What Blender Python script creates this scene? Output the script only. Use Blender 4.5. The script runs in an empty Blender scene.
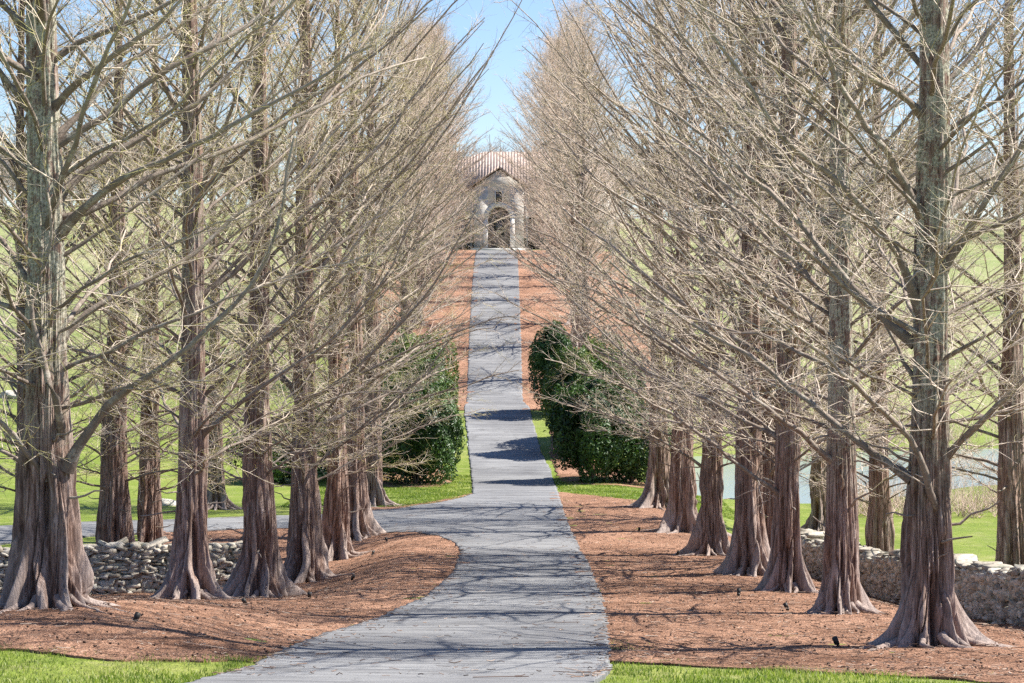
import bpy, math, random
import numpy as np
PI = math.pi
C = bpy.context.scene.collection
SC = bpy.context.scene
F = 2340.0; CX = 512.0; HY = 290.0       # camera: focal length in pixels, centre column, horizon row
CZ = 8.5                                  # camera height above the scene's zero

# ------------------------------------------------------------------ helpers
def sstep(x, a, b):
    t = np.clip((np.asarray(x, float) - a) / (b - a), 0, 1)
    return t * t * (3 - 2 * t)

def hash2(i, j, s):
    n = (i.astype(np.int64) * 374761393 + j.astype(np.int64) * 668265263 + s * 1274126177) & 0xffffffff
    n = ((n ^ (n >> 13)) * 1274126177) & 0xffffffff
    return ((n ^ (n >> 16)) & 0xffffff) / float(0xffffff)

def vnoise(x, y, s=0):
    x = np.asarray(x, float); y = np.asarray(y, float)
    xi = np.floor(x); yi = np.floor(y); fx = x - xi; fy = y - yi
    fx = fx * fx * (3 - 2 * fx); fy = fy * fy * (3 - 2 * fy)
    a = hash2(xi, yi, s); b = hash2(xi + 1, yi, s); c = hash2(xi, yi + 1, s); d = hash2(xi + 1, yi + 1, s)
    return (a * (1 - fx) + b * fx) * (1 - fy) + (c * (1 - fx) + d * fx) * fy * 1.0 - 0.5

def fbm(x, y, s=0, o=3):
    r = 0; a = 1.0
    for k in range(o):
        r = r + a * vnoise(np.asarray(x) * 2 ** k, np.asarray(y) * 2 ** k, s + k * 7); a *= .5
    return r

def sdf(px, py, poly):
    px = np.asarray(px, float).ravel(); py = np.asarray(py, float).ravel()
    P = np.array(poly, float); Q = np.roll(P, -1, 0)
    d2 = np.full(px.shape, 1e18); ins = np.zeros(px.shape, bool)
    for (ax, ay), (bx, by) in zip(P, Q):
        ex, ey = bx - ax, by - ay
        L = ex * ex + ey * ey + 1e-12
        t = np.clip(((px - ax) * ex + (py - ay) * ey) / L, 0, 1)
        d2 = np.minimum(d2, (px - ax - t * ex) ** 2 + (py - ay - t * ey) ** 2)
        c = ((ay > py) != (by > py)) & (px < ex * (py - ay) / (ey if abs(ey) > 1e-12 else 1e-12) + ax)
        ins ^= c
    d = np.sqrt(d2)
    return np.where(ins, -d, d)

# ------------------------------------------------------------------ terrain
PY = np.arange(-80, 1400, 0.5)
def table(pts, sig=4.0):
    ys, hs = zip(*pts)
    v = np.interp(PY, ys, hs)
    k = np.arange(-30, 31) * 0.5; w = np.exp(-k * k / (2 * sig * sig)); w /= w.sum()
    return np.convolve(np.pad(v, 30, mode='edge'), w, 'valid')
TP = table([(-80, -0.6), (-10, -1.3), (0, -1.75), (15, -3.1), (25, -4.15), (29.4, -4.52), (36.9, -5.08), (43.8, -5.73), (50.5, -6.2),
            (59.6, -6.8), (69.4, -7.2), (80, -7.45), (91, -7.85), (100, -8.0), (109, -7.8), (122, -6.0), (140, -3.35), (159, -0.75),
            (175, .55), (190, 2.1), (221, 3.85), (236, 4.1), (260, 4.8), (300, 8), (400, 13.5), (460, 15), (1400, 24)])
TL = table([(-80, -0.6), (0, -1.75), (25, -4.15), (50.5, -6.2), (80, -7.4), (92, -7.5), (105, -6.9), (130, -4.6), (160, -2.2), (200, .4),
            (300, 8), (400, 14), (460, 15.5), (1400, 26)])
TR = table([(-80, -0.6), (0, -1.75), (25, -4.15), (50.5, -6.4), (80, -7.7), (91, -8.15), (125, -8.2), (140, -7.4), (160, -6.0), (220, -1.5),
            (300, 5.5), (400, 12.5), (460, 14), (1400, 24)])
POND_Z = -8.35
def pond_pt(x, y):
    Y = -POND_Z * F / (y - HY); return ((x - CX) * Y / F, Y)
POND = [pond_pt(*p) for p in [(664, 478), (690, 492), (722, 499), (800, 503), (850, 501), (900, 495), (960, 486), (1030, 482), (1120, 478),
        (1150, 452), (1030, 449), (960, 450), (900, 452), (820, 453), (760, 455), (700, 457), (668, 466)]]

def H(X, Y):
    X = np.asarray(X, float); Y = np.asarray(Y, float)
    shp = np.broadcast(X, Y).shape
    X = np.broadcast_to(X, shp).ravel(); Y = np.broadcast_to(Y, shp).ravel()
    p = np.interp(Y, PY, TP); l = np.interp(Y, PY, TL); r = np.interp(Y, PY, TR)
    wl = sstep(-X, 9, 26); wr = sstep(X, 4, 12) * (Y < 125) + sstep(X, 9, 30) * (Y >= 125)
    f = sstep(Y, 105, 145)
    wr = sstep(X, 4, 12) * (1 - f) + sstep(X, 9, 30) * f
    h = p + (l - p) * wl + (r - p) * wr
    h = h + 0.42 * sstep(-X, 2.2, 5.5) * sstep(-Y, -40, -31) * sstep(Y, 23.5, 29)
    h = h + np.interp(Y, [40, 44, 50, 62, 66, 70, 75], [0, -.12, -.5, -.55, -.45, -.25, 0]) * sstep(-X, 2.5, 5)
    h = h + np.interp(Y, [25, 40, 63, 80, 92], [0, -.35, -.75, -.4, 0]) * sstep(X, 5.6, 8.3)
    far = sstep(np.abs(X), 12, 60) + sstep(Y, 230, 330)
    h = h + fbm(X / 60, Y / 60, 3, 3) * 2.2 * np.clip(far, 0, 1) * sstep(Y, 110, 260)
    h = h + fbm(X / 5.0, Y / 5.0, 5, 2) * 0.05
    m = (X > 2) & (X < 60) & (Y > 80) & (Y < 135)
    if m.any():
        d = sdf(X[m], Y[m], POND)
        ho = h[m]
        inside = np.maximum(POND_Z - 0.05 + 0.35 * np.minimum(d, 0), POND_Z - 1.2)
        outside = POND_Z - 0.05 + 0.08 * d
        t = sstep(d, 0.0, 5.0)
        h = h.copy()
        h[m] = np.where(d < 0, inside, outside * (1 - t) + np.maximum(ho, POND_Z + .12) * t)
    return (h + CZ).reshape(shp)

def h1(x, y): return float(H(np.array([x]), np.array([y]))[0])
RAY = np.arange(8, 600, 0.1)
def at(x, y):
    """ground point seen at picture position x, y"""
    X = (x - CX) * RAY / F; Z = CZ - (y - HY) * RAY / F
    g = H(X, RAY)
    k = np.argmax(g >= Z)
    return (X[k], RAY[k])
def col(x, Y):
    """ground point at column x and distance Y"""
    return ((x - CX) * Y / F, Y)

# ------------------------------------------------------------------ mesh helpers
def mesh_np(name, V, faces, mat=None, parent=None, smooth=False, attr=None, mats=None, midx=None):
    """faces: int array (n,k) or list of such arrays"""
    if not isinstance(faces, (list, tuple)): faces = [faces]
    faces = [f for f in faces if len(f)]
    me = bpy.data.meshes.new(name)
    V = np.asarray(V, np.float32)
    me.vertices.add(len(V)); me.vertices.foreach_set('co', V.ravel())
    loops = np.concatenate([f.ravel() for f in faces]).astype(np.int32)
    sizes = np.concatenate([np.full(len(f), f.shape[1]) for f in faces]).astype(np.int32)
    starts = np.concatenate([[0], np.cumsum(sizes)[:-1]]).astype(np.int32)
    me.loops.add(len(loops)); me.loops.foreach_set('vertex_index', loops)
    me.polygons.add(len(sizes)); me.polygons.foreach_set('loop_start', starts)
    me.polygons.foreach_set('loop_total', sizes)
    if smooth: me.polygons.foreach_set('use_smooth', np.ones(len(sizes), bool))
    if attr is not None:
        for k, v in attr.items():
            a = me.attributes.new(k, 'FLOAT', 'POINT'); a.data.foreach_set('value', np.asarray(v, np.float32))
    if mats:
        for m in mats: me.materials.append(m)
        if midx is not None: me.polygons.foreach_set('material_index', np.asarray(midx, np.int32))
    elif mat: me.materials.append(mat)
    me.update(calc_edges=True); me.validate()
    o = bpy.data.objects.new(name, me); C.objects.link(o)
    if parent: o.parent = parent
    return o

class MB:
    """collects simple solids into one mesh"""
    def __init__(s): s.V = []; s.F3 = []; s.F4 = []; s.n = 0
    def add(s, V, f3=None, f4=None):
        V = np.asarray(V, float)
        if f3 is not None and len(f3): s.F3.append(np.asarray(f3) + s.n)
        if f4 is not None and len(f4): s.F4.append(np.asarray(f4) + s.n)
        s.V.append(V); s.n += len(V)
    def box(s, x0, x1, y0, y1, z0, z1):
        V = [(x, y, z) for z in (z0, z1) for y in (y0, y1) for x in (x0, x1)]
        s.add(V, f4=[(0, 2, 3, 1), (4, 5, 7, 6), (0, 1, 5, 4), (2, 6, 7, 3), (0, 4, 6, 2), (1, 3, 7, 5)])
    def prism(s, pts, y0, y1):
        """outline in x,z extruded along y (quads split as fans of the polygon)"""
        n = len(pts)
        V = [(x, y0, z) for x, z in pts] + [(x, y1, z) for x, z in pts]
        f4 = [(i, (i + 1) % n, n + (i + 1) % n, n + i) for i in range(n)]
        f3 = [(0, i + 1, i) for i in range(1, n - 1)] + [(n, n + i, n + i + 1) for i in range(1, n - 1)]
        s.add(V, f3, f4)
    def cyl(s, c, r0, r1, h, n=14, axis=None):
        a = np.arange(n) * 2 * PI / n
        z = np.array(axis if axis else (0, 0, 1), float); z /= np.linalg.norm(z)
        x = np.cross(z, (0, 1, 0.01)); x /= np.linalg.norm(x); y = np.cross(z, x)
        ring = np.cos(a)[:, None] * x + np.sin(a)[:, None] * y
        V = np.concatenate([np.array(c) + ring * r0, np.array(c) + z * h + ring * r1, [np.array(c)], [np.array(c) + z * h]])
        f4 = [(i, (i + 1) % n, n + (i + 1) % n, n + i) for i in range(n)]
        f3 = [(2 * n, (i + 1) % n, i) for i in range(n)] + [(2 * n + 1, n + i, n + (i + 1) % n) for i in range(n)]
        s.add(V, f3, f4)
    def build(s, name, mat, parent=None, smooth=False):
        fs = []
        if s.F3: fs.append(np.concatenate(s.F3))
        if s.F4: fs.append(np.concatenate(s.F4))
        return mesh_np(name, np.concatenate(s.V), fs, mat, parent, smooth)

def tag(o, label=None, cat=None, group=None, kind=None):
    if label: o['label'] = label
    if cat: o['category'] = cat
    if group: o['group'] = group
    if kind: o['kind'] = kind
    return o
def empty(name, loc=(0, 0, 0), rz=0):
    o = bpy.data.objects.new(name, None); C.objects.link(o)
    o.location = loc; o.rotation_euler = (0, 0, rz); o.empty_display_size = .3
    return o

# ------------------------------------------------------------------ materials
def newmat(name):
    m = bpy.data.materials.new(name); m.use_nodes = True
    nt = m.node_tree; b = nt.nodes['Principled BSDF']
    return m, nt, b
def N(nt, t, **kw):
    n = nt.nodes.new(t)
    for k, v in kw.items():
        if k in n.inputs.keys() if hasattr(n.inputs, 'keys') else False: n.inputs[k].default_value = v
        else: setattr(n, k, v)
    return n
def ramp(nt, fac, stops, interp='LINEAR'):
    r = nt.nodes.new('ShaderNodeValToRGB'); e = r.color_ramp.elements
    r.color_ramp.interpolation = interp
    while len(e) < len(stops): e.new(0.5)
    for k, (p, c) in enumerate(stops):
        e[k].position = p; e[k].color = (*c, 1) if len(c) == 3 else c
    nt.links.new(fac, r.inputs[0]); return r.outputs[0]
def noise(nt, vec, scale, detail=4, rough=.55, dist=0):
    n = nt.nodes.new('ShaderNodeTexNoise')
    n.inputs['Scale'].default_value = scale; n.inputs['Detail'].default_value = detail
    n.inputs['Roughness'].default_value = rough; n.inputs['Distortion'].default_value = dist
    if vec is not None: nt.links.new(vec, n.inputs['Vector'])
    return n.outputs['Fac']
def mapping(nt, src, sc=(1, 1, 1), loc=(0, 0, 0)):
    m = nt.nodes.new('ShaderNodeMapping'); m.inputs['Scale'].default_value = sc; m.inputs['Location'].default_value = loc
    nt.links.new(src, m.inputs['Vector']); return m.outputs[0]
def mix(nt, fac, a, b, mode='MIX'):
    n = nt.nodes.new('ShaderNodeMix'); n.data_type = 'RGBA'; n.blend_type = mode
    for s, v in ((0, fac), (6, a), (7, b)):
        if hasattr(v, 'is_linked') or hasattr(v, 'links'): nt.links.new(v, n.inputs[s])
        elif s == 0: n.inputs[0].default_value = v
        else: n.inputs[s].default_value = (*v, 1)
    return n.outputs[2]
def math_(nt, op, a, b=0.0, c=None, clamp=False):
    n = nt.nodes.new('ShaderNodeMath'); n.operation = op; n.use_clamp = clamp
    for k, v in enumerate((a, b) + ((c,) if c is not None else ())):
        if hasattr(v, 'links'): nt.links.new(v, n.inputs[k])
        else: n.inputs[k].default_value = v
    return n.outputs[0]
def bump(nt, b, hgt, strength, dist):
    n = nt.nodes.new('ShaderNodeBump'); n.inputs['Strength'].default_value = strength; n.inputs['Distance'].default_value = dist
    nt.links.new(hgt, n.inputs['Height']); nt.links.new(n.outputs[0], b.inputs['Normal'])
def geo_pos(nt): return nt.nodes.new('ShaderNodeNewGeometry').outputs['Position']
def obj_pos(nt): return nt.nodes.new('ShaderNodeTexCoord').outputs['Object']
def attrn(nt, name):
    n = nt.nodes.new('ShaderNodeAttribute'); n.attribute_name = name; return n.outputs['Fac']

def mat_lawn():
    m, nt, b = newmat('lawn_grass'); p = geo_pos(nt)
    n1 = noise(nt, p, 0.35, 5); n2 = noise(nt, p, 5, 6, .7); n3 = noise(nt, mapping(nt, p, (1, .35, 1)), 30, 4, .7)
    c1 = ramp(nt, n1, [(.3, (.12, .18, .025)), (.52, (.195, .25, .042)), (.68, (.33, .33, .10))])
    c2 = ramp(nt, n2, [(.3, (.09, .13, .015)), (.55, (.20, .27, .03)), (.75, (.36, .36, .10))])
    c = mix(nt, .5, c1, c2)
    c3 = ramp(nt, n3, [(.3, (.45, .45, .45)), (.6, (1, 1, 1))]); c = mix(nt, .8, c, c3, 'MULTIPLY')
    tn = ramp(nt, noise(nt, p, 1.3, 6, .75), [(.52, (0, 0, 0)), (.66, (1, 1, 1))]); c = mix(nt, math_(nt, 'MULTIPLY', tn, .45), c, (.36, .32, .17))
    # the distant meadow is paler and drier than the lawn in the dip
    sep = nt.nodes.new('ShaderNodeSeparateXYZ'); nt.links.new(p, sep.inputs[0])
    f = nt.nodes.new('ShaderNodeMapRange'); f.inputs[1].default_value = 105; f.inputs[2].default_value = 175
    nt.links.new(sep.outputs[1], f.inputs[0])
    n4 = noise(nt, p, .06, 4)
    dry = ramp(nt, n4, [(.35, (.21, .25, .09)), (.6, (.30, .30, .15)), (.75, (.36, .32, .2))])
    c = mix(nt, math_(nt, 'MULTIPLY', f.outputs[0], .9), c, dry)
    nt.links.new(c, b.inputs['Base Color']); b.inputs['Roughness'].default_value = .85; b.inputs['Specular IOR Level'].default_value = .2
    bump(nt, b, math_(nt, 'ADD', n3, n2), .8, .05)
    return m
def mat_mulch():
    m, nt, b = newmat('needle_mulch'); p = geo_pos(nt)
    big = noise(nt, p, .5, 4); mid = noise(nt, p, 4.5, 5, .7); fine = noise(nt, p, 28, 5, .75)
    vo = nt.nodes.new('ShaderNodeTexVoronoi'); vo.inputs['Scale'].default_value = 26; nt.links.new(mapping(nt, p, (1, .6, 1)), vo.inputs['Vector'])
    c = ramp(nt, fine, [(.28, (.10, .05, .032)), (.42, (.27, .155, .105)), (.56, (.485, .295, .205)), (.78, (.66, .50, .39))])
    c2 = ramp(nt, mid, [(.32, (.42, .37, .35)), (.5, (.9, .86, .82)), (.72, (1.2, 1.18, 1.15))])
    c = mix(nt, .9, c, c2, 'MULTIPLY')
    c3 = ramp(nt, big, [(.35, (.66, .60, .56)), (.6, (1.1, 1.07, 1.05))]); c = mix(nt, .8, c, c3, 'MULTIPLY')
    nt.links.new(c, b.inputs['Base Color']); b.inputs['Roughness'].default_value = .95; b.inputs['Specular IOR Level'].default_value = .1
    bump(nt, b, math_(nt, 'ADD', fine, math_(nt, 'MULTIPLY', vo.outputs[0], .6)), 1, .06)
    return m
def mat_asphalt():
    m, nt, b = newmat('weathered_asphalt'); p = geo_pos(nt)
    fine = noise(nt, p, 55, 4, .8); st = noise(nt, mapping(nt, p, (.14, 3.6, 1)), 1.8, 6, .75); big = noise(nt, p, .25, 3)
    c = ramp(nt, st, [(.25, (.085, .086, .089)), (.44, (.16, .16, .164)), (.66, (.30, .30, .30))])
    c2 = ramp(nt, fine, [(.3, (.55, .55, .56)), (.55, (1, 1, 1)), (.75, (1.35, 1.35, 1.33))]); c = mix(nt, .9, c, c2, 'MULTIPLY')
    c3 = ramp(nt, big, [(.35, (.76, .76, .77)), (.62, (1.12, 1.12, 1.11))]); c = mix(nt, 1, c, c3, 'MULTIPLY')
    pt = ramp(nt, noise(nt, p, .9, 5, .7), [(.36, (.62, .61, .6)), (.44, (1, 1, 1))]); c = mix(nt, .6, c, pt, 'MULTIPLY')
    # hairline cracks
    vo = nt.nodes.new('ShaderNodeTexVoronoi'); vo.feature = 'DISTANCE_TO_EDGE'; vo.inputs['Scale'].default_value = .9
    w = nt.nodes.new('ShaderNodeVectorMath'); w.operation = 'ADD'
    nz = nt.nodes.new('ShaderNodeTexNoise'); nz.inputs['Scale'].default_value = 2.5; nt.links.new(p, nz.inputs['Vector'])
    nt.links.new(mapping(nt, p, (.5, 1.1, 1)), w.inputs[0]); nt.links.new(nz.outputs['Color'], w.inputs[1]); nt.links.new(w.outputs[0], vo.inputs['Vector'])
    ck = ramp(nt, vo.outputs[0], [(0, (.4, .4, .4)), (.012, (1, 1, 1))]); c = mix(nt, .7, c, ck, 'MULTIPLY')
    nt.links.new(c, b.inputs['Base Color']); b.inputs['Roughness'].default_value = .75; b.inputs['Specular IOR Level'].default_value = .35
    bump(nt, b, math_(nt, 'ADD', fine, st), .5, .02)
    return m
def mat_bark(name, lichen, seed):
    m, nt, b = newmat(name); p = obj_pos(nt)
    v = mapping(nt, p, (1, 1, .09), (seed, 0, 0)); fib = noise(nt, v, 16, 6, .7, .3); fib2 = noise(nt, mapping(nt, p, (1, 1, .16), (0, seed, 0)), 46, 4, .7)
    big = noise(nt, mapping(nt, p, (1, 1, .4), (seed, 3, 0)), 3, 4)
    cav = attrn(nt, 'cav')
    c = ramp(nt, fib, [(.3, (.055, .034, .028)), (.43, (.19, .135, .11)), (.56, (.38, .30, .26)), (.72, (.60, .53, .48))])
    c2 = ramp(nt, fib2, [(.3, (.55, .5, .48)), (.6, (1.05, 1.03, 1.02))]); c = mix(nt, .8, c, c2, 'MULTIPLY')
    red = ramp(nt, big, [(.35, (1.0, .86, .78)), (.62, (1.02, 1.0, 1.0))]); c = mix(nt, .9, c, red, 'MULTIPLY')
    # worn, greyed wood on the ridges of the roots
    c = mix(nt, math_(nt, 'MULTIPLY', cav, .55, clamp=True), c, (.40, .35, .32))
    sep = nt.nodes.new('ShaderNodeSeparateXYZ'); nt.links.new(p, sep.inputs[0])
    hz = nt.nodes.new('ShaderNodeMapRange'); hz.inputs[1].default_value = 1.6; hz.inputs[2].default_value = 4.0; nt.links.new(sep.outputs[2], hz.inputs[0])
    ln = noise(nt, mapping(nt, p, (1, 1, .7), (0, 0, seed)), 5, 8, .8)
    lf = ramp(nt, ln, [(.54 - .09 * lichen, (0, 0, 0)), (.57 - .06 * lichen, (1, 1, 1))])
    lc = ramp(nt, noise(nt, p, 30, 3), [(.35, (.22, .20, .15)), (.6, (.56, .53, .42))])
    lfac = math_(nt, 'MULTIPLY', math_(nt, 'MULTIPLY', lf, hz.outputs[0]), lichen)
    c = mix(nt, lfac, c, lc)
    nt.links.new(c, b.inputs['Base Color']); b.inputs['Roughness'].default_value = .92; b.inputs['Specular IOR Level'].default_value = .15
    bump(nt, b, math_(nt, 'ADD', fib, math_(nt, 'MULTIPLY', fib2, .5)), 1, .035)
    return m
def mat_twig(name, base, bud, budamt):
    m, nt, b = newmat(name); a = attrn(nt, 'tw'); p = obj_pos(nt)
    # tw: 0 thick limb, 0.5 - 0.9 twig, above 1 budding tip
    c = ramp(nt, a, [(0, (.17, .135, .11)), (.3, (.38, .315, .265)), (.55, base), (1, tuple(x * 1.15 for x in base))])
    n = noise(nt, p, 9, 5, .7); c2 = ramp(nt, n, [(.3, (.55, .52, .5)), (.5, (.95, .93, .9)), (.7, (1.2, 1.2, 1.18))]); c = mix(nt, .85, c, c2, 'MULTIPLY')
    n5 = noise(nt, p, 5, 6, .75)
    lf = math_(nt, 'MULTIPLY', ramp(nt, n5, [(.54, (0, 0, 0)), (.58, (1, 1, 1))]), ramp(nt, a, [(.25, (.6, .6, .6)), (.5, (0, 0, 0))]))
    c = mix(nt, math_(nt, 'MULTIPLY', lf, .8), c, (.46, .43, .36))
    bump(nt, b, noise(nt, p, 38, 4, .7), .9, .012)
    f = math_(nt, 'GREATER_THAN', a, 1.0); c = mix(nt, math_(nt, 'MULTIPLY', f, budamt), c, bud)
    nt.links.new(c, b.inputs['Base Color']); b.inputs['Roughness'].default_value = .8; b.inputs['Specular IOR Level'].default_value = .25
    return m
def mat_leaf(name, cs, ss=.15):
    m, nt, b = newmat(name); a = attrn(nt, 'tw')
    c = ramp(nt, a, [(0, cs[0]), (.5, cs[1]), (1, cs[2])])
    nt.links.new(c, b.inputs['Base Color']); b.inputs['Roughness'].default_value = .45; b.inputs['Specular IOR Level'].default_value = .4
    tr = nt.nodes.new('ShaderNodeBsdfTranslucent'); nt.links.new(mix(nt, 1, c, (1.3, 1.5, .6), 'MULTIPLY'), tr.inputs[0])
    ms = nt.nodes.new('ShaderNodeMixShader'); ms.inputs[0].default_value = ss
    out = nt.nodes['Material Output']
    nt.links.new(b.outputs[0], ms.inputs[1]); nt.links.new(tr.outputs[0], ms.inputs[2]); nt.links.new(ms.outputs[0], out.inputs[0])
    return m
def mat_simple(name, c0, c1, scale=6, rough=.85, bstr=.5, bdist=.02, spec=.25, stretch=(1, 1, 1)):
    m, nt, b = newmat(name); p = obj_pos(nt); n = noise(nt, mapping(nt, p, stretch), scale, 6, .65)
    nt.links.new(ramp(nt, n, [(.32, c0), (.68, c1)]), b.inputs['Base Color'])
    b.inputs['Roughness'].default_value = rough; b.inputs['Specular IOR Level'].default_value = spec
    bump(nt, b, n, bstr, bdist); return m
def mat_stone(name):
    m, nt, b = newmat(name); p = obj_pos(nt); a = attrn(nt, 'tw')
    c = ramp(nt, a, [(0, (.27, .235, .19)), (.35, (.46, .415, .345)), (.7, (.58, .535, .455)), (1, (.38, .335, .275))])
    n = noise(nt, p, 14, 7, .7); c = mix(nt, .9, c, ramp(nt, n, [(.3, (.45, .43, .4)), (.52, (1, 1, 1)), (.72, (1.25, 1.25, 1.22))]), 'MULTIPLY')
    l = ramp(nt, noise(nt, p, 4, 5, .7), [(.54, (0, 0, 0)), (.6, (1, 1, 1))]); c = mix(nt, math_(nt, 'MULTIPLY', l, .5), c, (.22, .25, .18))
    nt.links.new(c, b.inputs['Base Color']); b.inputs['Roughness'].default_value = .9; b.inputs['Specular IOR Level'].default_value = .2
    bump(nt, b, n, .8, .02); return m
def mat_water():
    m, nt, b = newmat('pond_water'); p = geo_pos(nt)
    b.inputs['Base Color'].default_value = (.24, .29, .30, 1); b.inputs['Roughness'].default_value = .12; b.inputs['IOR'].default_value = 1.33
    b.inputs['Specular IOR Level'].default_value = .8
    bump(nt, b, noise(nt, mapping(nt, p, (1, 2.5, 1)), 2.2, 4), .3, .03); return m

M = dict(lawn=mat_lawn(), mulch=mat_mulch(), asphalt=mat_asphalt(), water=mat_water(),
         bark_a=mat_bark('lichened_bark', 1.0, 0), bark_b=mat_bark('fibrous_bark', .45, 5), bark_c=mat_bark('red_brown_bark', .15, 11),
         twig=mat_twig('twig_bark', (.62, .53, .445), (.36, .33, .12), .7),
         twig_y=mat_twig('budding_twig_bark', (.63, .55, .44), (.42, .39, .12), .85),
         twig_far=mat_twig('pinkish_twig_bark', (.62, .49, .405), (.48, .38, .22), .5),
         wood=mat_twig('distant_twig_bark', (.27, .225, .205), (.25, .19, .15), .5),
         holly=mat_leaf('holly_leaf', [(.018, .04, .012), (.04, .085, .02), (.075, .14, .03)]),
         laurel=mat_leaf('laurel_leaf', [(.03, .06, .012), (.075, .125, .028), (.14, .19, .04)], .2),
         stone=mat_stone('fieldstone'), black=mat_simple('black_lamp_metal', (.02, .018, .016), (.045, .04, .035), 30, .5, .1, .002),
         )

# ------------------------------------------------------------------ ground
xs = np.concatenate([-np.geomspace(26.5, 900, 40)[::-1], np.arange(-25, 30.01, .5), np.geomspace(31.5, 900, 38)])
ys = np.concatenate([-np.geomspace(12, 80, 10)[::-1], np.arange(-10, 240, .5), np.geomspace(241.5, 1350, 60)])
GX, GY = np.meshgrid(xs, ys)
V = np.stack([GX.ravel(), GY.ravel(), H(GX, GY).ravel()], 1)
nx, ny = len(xs), len(ys)
I = (np.arange(ny - 1)[:, None] * nx + np.arange(nx - 1)[None]).ravel()
g = mesh_np('ground', V, np.stack([I, I + 1, I + nx + 1, I + nx], 1), M['lawn'], smooth=True)
tag(g, 'bright green lawn and rising meadow behind the tree rows', kind='structure')

def region(name, poly, res, off, rag, mat, relief=0.0, label=None, seed=0, ragf=3.0):
    P = np.array(poly)
    x0, y0 = P.min(0) - 1; x1, y1 = P.max(0) + 1
    ax = np.arange(x0, x1, res); ay = np.arange(y0, y1, res)
    X, Y = np.meshgrid(ax, ay); n, k = X.shape
    def S(x, y): return sdf(x, y, poly) + rag * fbm(x * ragf, y * ragf, seed, 3)
    s = S(X.ravel(), Y.ravel()); ins = s < 0
    I = (np.arange(n - 1)[:, None] * k + np.arange(k - 1)[None]).ravel()
    Q = np.stack([I, I + 1, I + k + 1, I + k], 1)
    Q = Q[ins[Q].any(1)]
    x = X.ravel().copy(); y = Y.ravel().copy()
    used = np.zeros(x.shape, bool); used[Q.ravel()] = True
    mv = used & ~ins
    e = .02
    for it in range(2):
        xm, ym = x[mv], y[mv]; sm = S(xm, ym)
        gx = (S(xm + e, ym) - sm) / e; gy = (S(xm, ym + e) - sm) / e; gl = np.maximum(gx * gx + gy * gy, .5)
        st = np.clip(sm / gl, -res, res); x[mv] -= gx * st; y[mv] -= gy * st
    idx = np.full(x.shape, -1); idx[used] = np.arange(used.sum())
    x = x[used]; y = y[used]; Q = idx[Q]
    z = H(x, y) + off
    bd = mv[used]
    if relief: z = z + (fbm(x * 1.3, y * 1.3, seed + 9, 4) * relief + .004) * np.where(bd, .3, 1)
    V = np.stack([x, y, z], 1)
    # skirt down the outer edge
    E = np.concatenate([Q[:, [0, 1]], Q[:, [1, 2]], Q[:, [2, 3]], Q[:, [3, 0]]])
    key = np.sort(E, 1); kk = key[:, 0] * len(V) + key[:, 1]
    u, inv, cnt = np.unique(kk, return_inverse=True, return_counts=True)
    B = E[cnt[inv] == 1]
    nv = len(V); V = np.concatenate([V, V - [0, 0, off + .12]])
    sk = np.stack([B[:, 1], B[:, 0], B[:, 0] + nv, B[:, 1] + nv], 1)
    o = mesh_np(name, V, np.concatenate([Q, sk]), mat, smooth=False)
    o.data.polygons.foreach_set('use_smooth', np.concatenate([np.ones(len(Q), bool), np.zeros(len(sk), bool)]))
    tag(o, label, kind='structure'); return o

def px(pts): return [at(*p) for p in pts]
drive_left_low = [(461, 553), (453, 575), (437, 590), (422, 602), (377, 622), (333, 635), (289, 651), (258, 668), (240, 675), (210, 682)]
drive = ([col(608, 25)] + px([(609, 650), (606, 625), (600, 595), (588, 565), (575, 540), (563, 512), (558, 493), (550, 470), (541, 452), (535, 430), (529, 408)])
         + [col(522.5, 123), col(521, 142), col(519.5, 158), col(518.5, 180), col(517.5, 200), col(515.5, 219)]
         + [col(476.5, 219), col(475, 200), col(473, 180), col(471, 158), col(469, 142), col(467, 123)]
         + px([(464, 408), (468, 440), (471, 470), (473, 495), (462, 499), (440, 504), (400, 510), (364, 513), (300, 517), (230, 519), (100, 523), (0, 528), (-120, 534)])
         + px([(-120, 554), (0, 546), (100, 537), (230, 531), (300, 530), (377, 534), (415, 534), (440, 538), (455, 545)])
         + px(drive_left_low) + [(-3.35, 22), (-5.6, 16), (-9.5, 5), (-14, -8), (-8.5, -10), (-5, 3), (-1.6, 14), (.3, 20)])
region('driveway', drive, .12, .05, .085, M['asphalt'], 0, 'grey weathered asphalt drive running down the dip and up the hill', 1, 5.0)
bed_left = px([(-260, 662), (0, 652), (60, 658), (110, 663), (200, 665), (235, 662), (262, 666), (300, 655), (360, 640), (430, 612), (470, 575), (480, 545), (440, 534)]) + \
           px([(377, 530), (300, 528), (160, 533)]) + [col(120, 62), col(60, 56), col(0, 53), col(-260, 51)]
region('mulch_bed', bed_left, .14, .025, .12, M['mulch'], .05, 'russet needle mulch bed under the left row of trees', 2)
bed_right = px([(560, 493), (601, 497), (643, 502), (675, 513), (720, 531)]) + [col(790, 68), (8.9, 64), (9.0, 50), (9.2, 40), (10.5, 30)] + \
            px([(1200, 694), (1010, 688), (945, 681), (790, 674), (680, 668), (600, 664), (590, 620), (575, 580), (560, 545), (548, 515), (548, 495)])
region('mulch_bed', bed_right, .14, .025, .12, M['mulch'], .05, 'russet needle mulch bed under the right row of trees', 12)
region('mulch_bed', [(0.3, 120.5), (6, 120.5), (8.5, 125), (9, 215), (6, 219), (-.4, 219)], .4, .03, .25, M['mulch'], .05, 'reddish mulch strip right of the drive on the hill', 22, 1.0)
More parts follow.
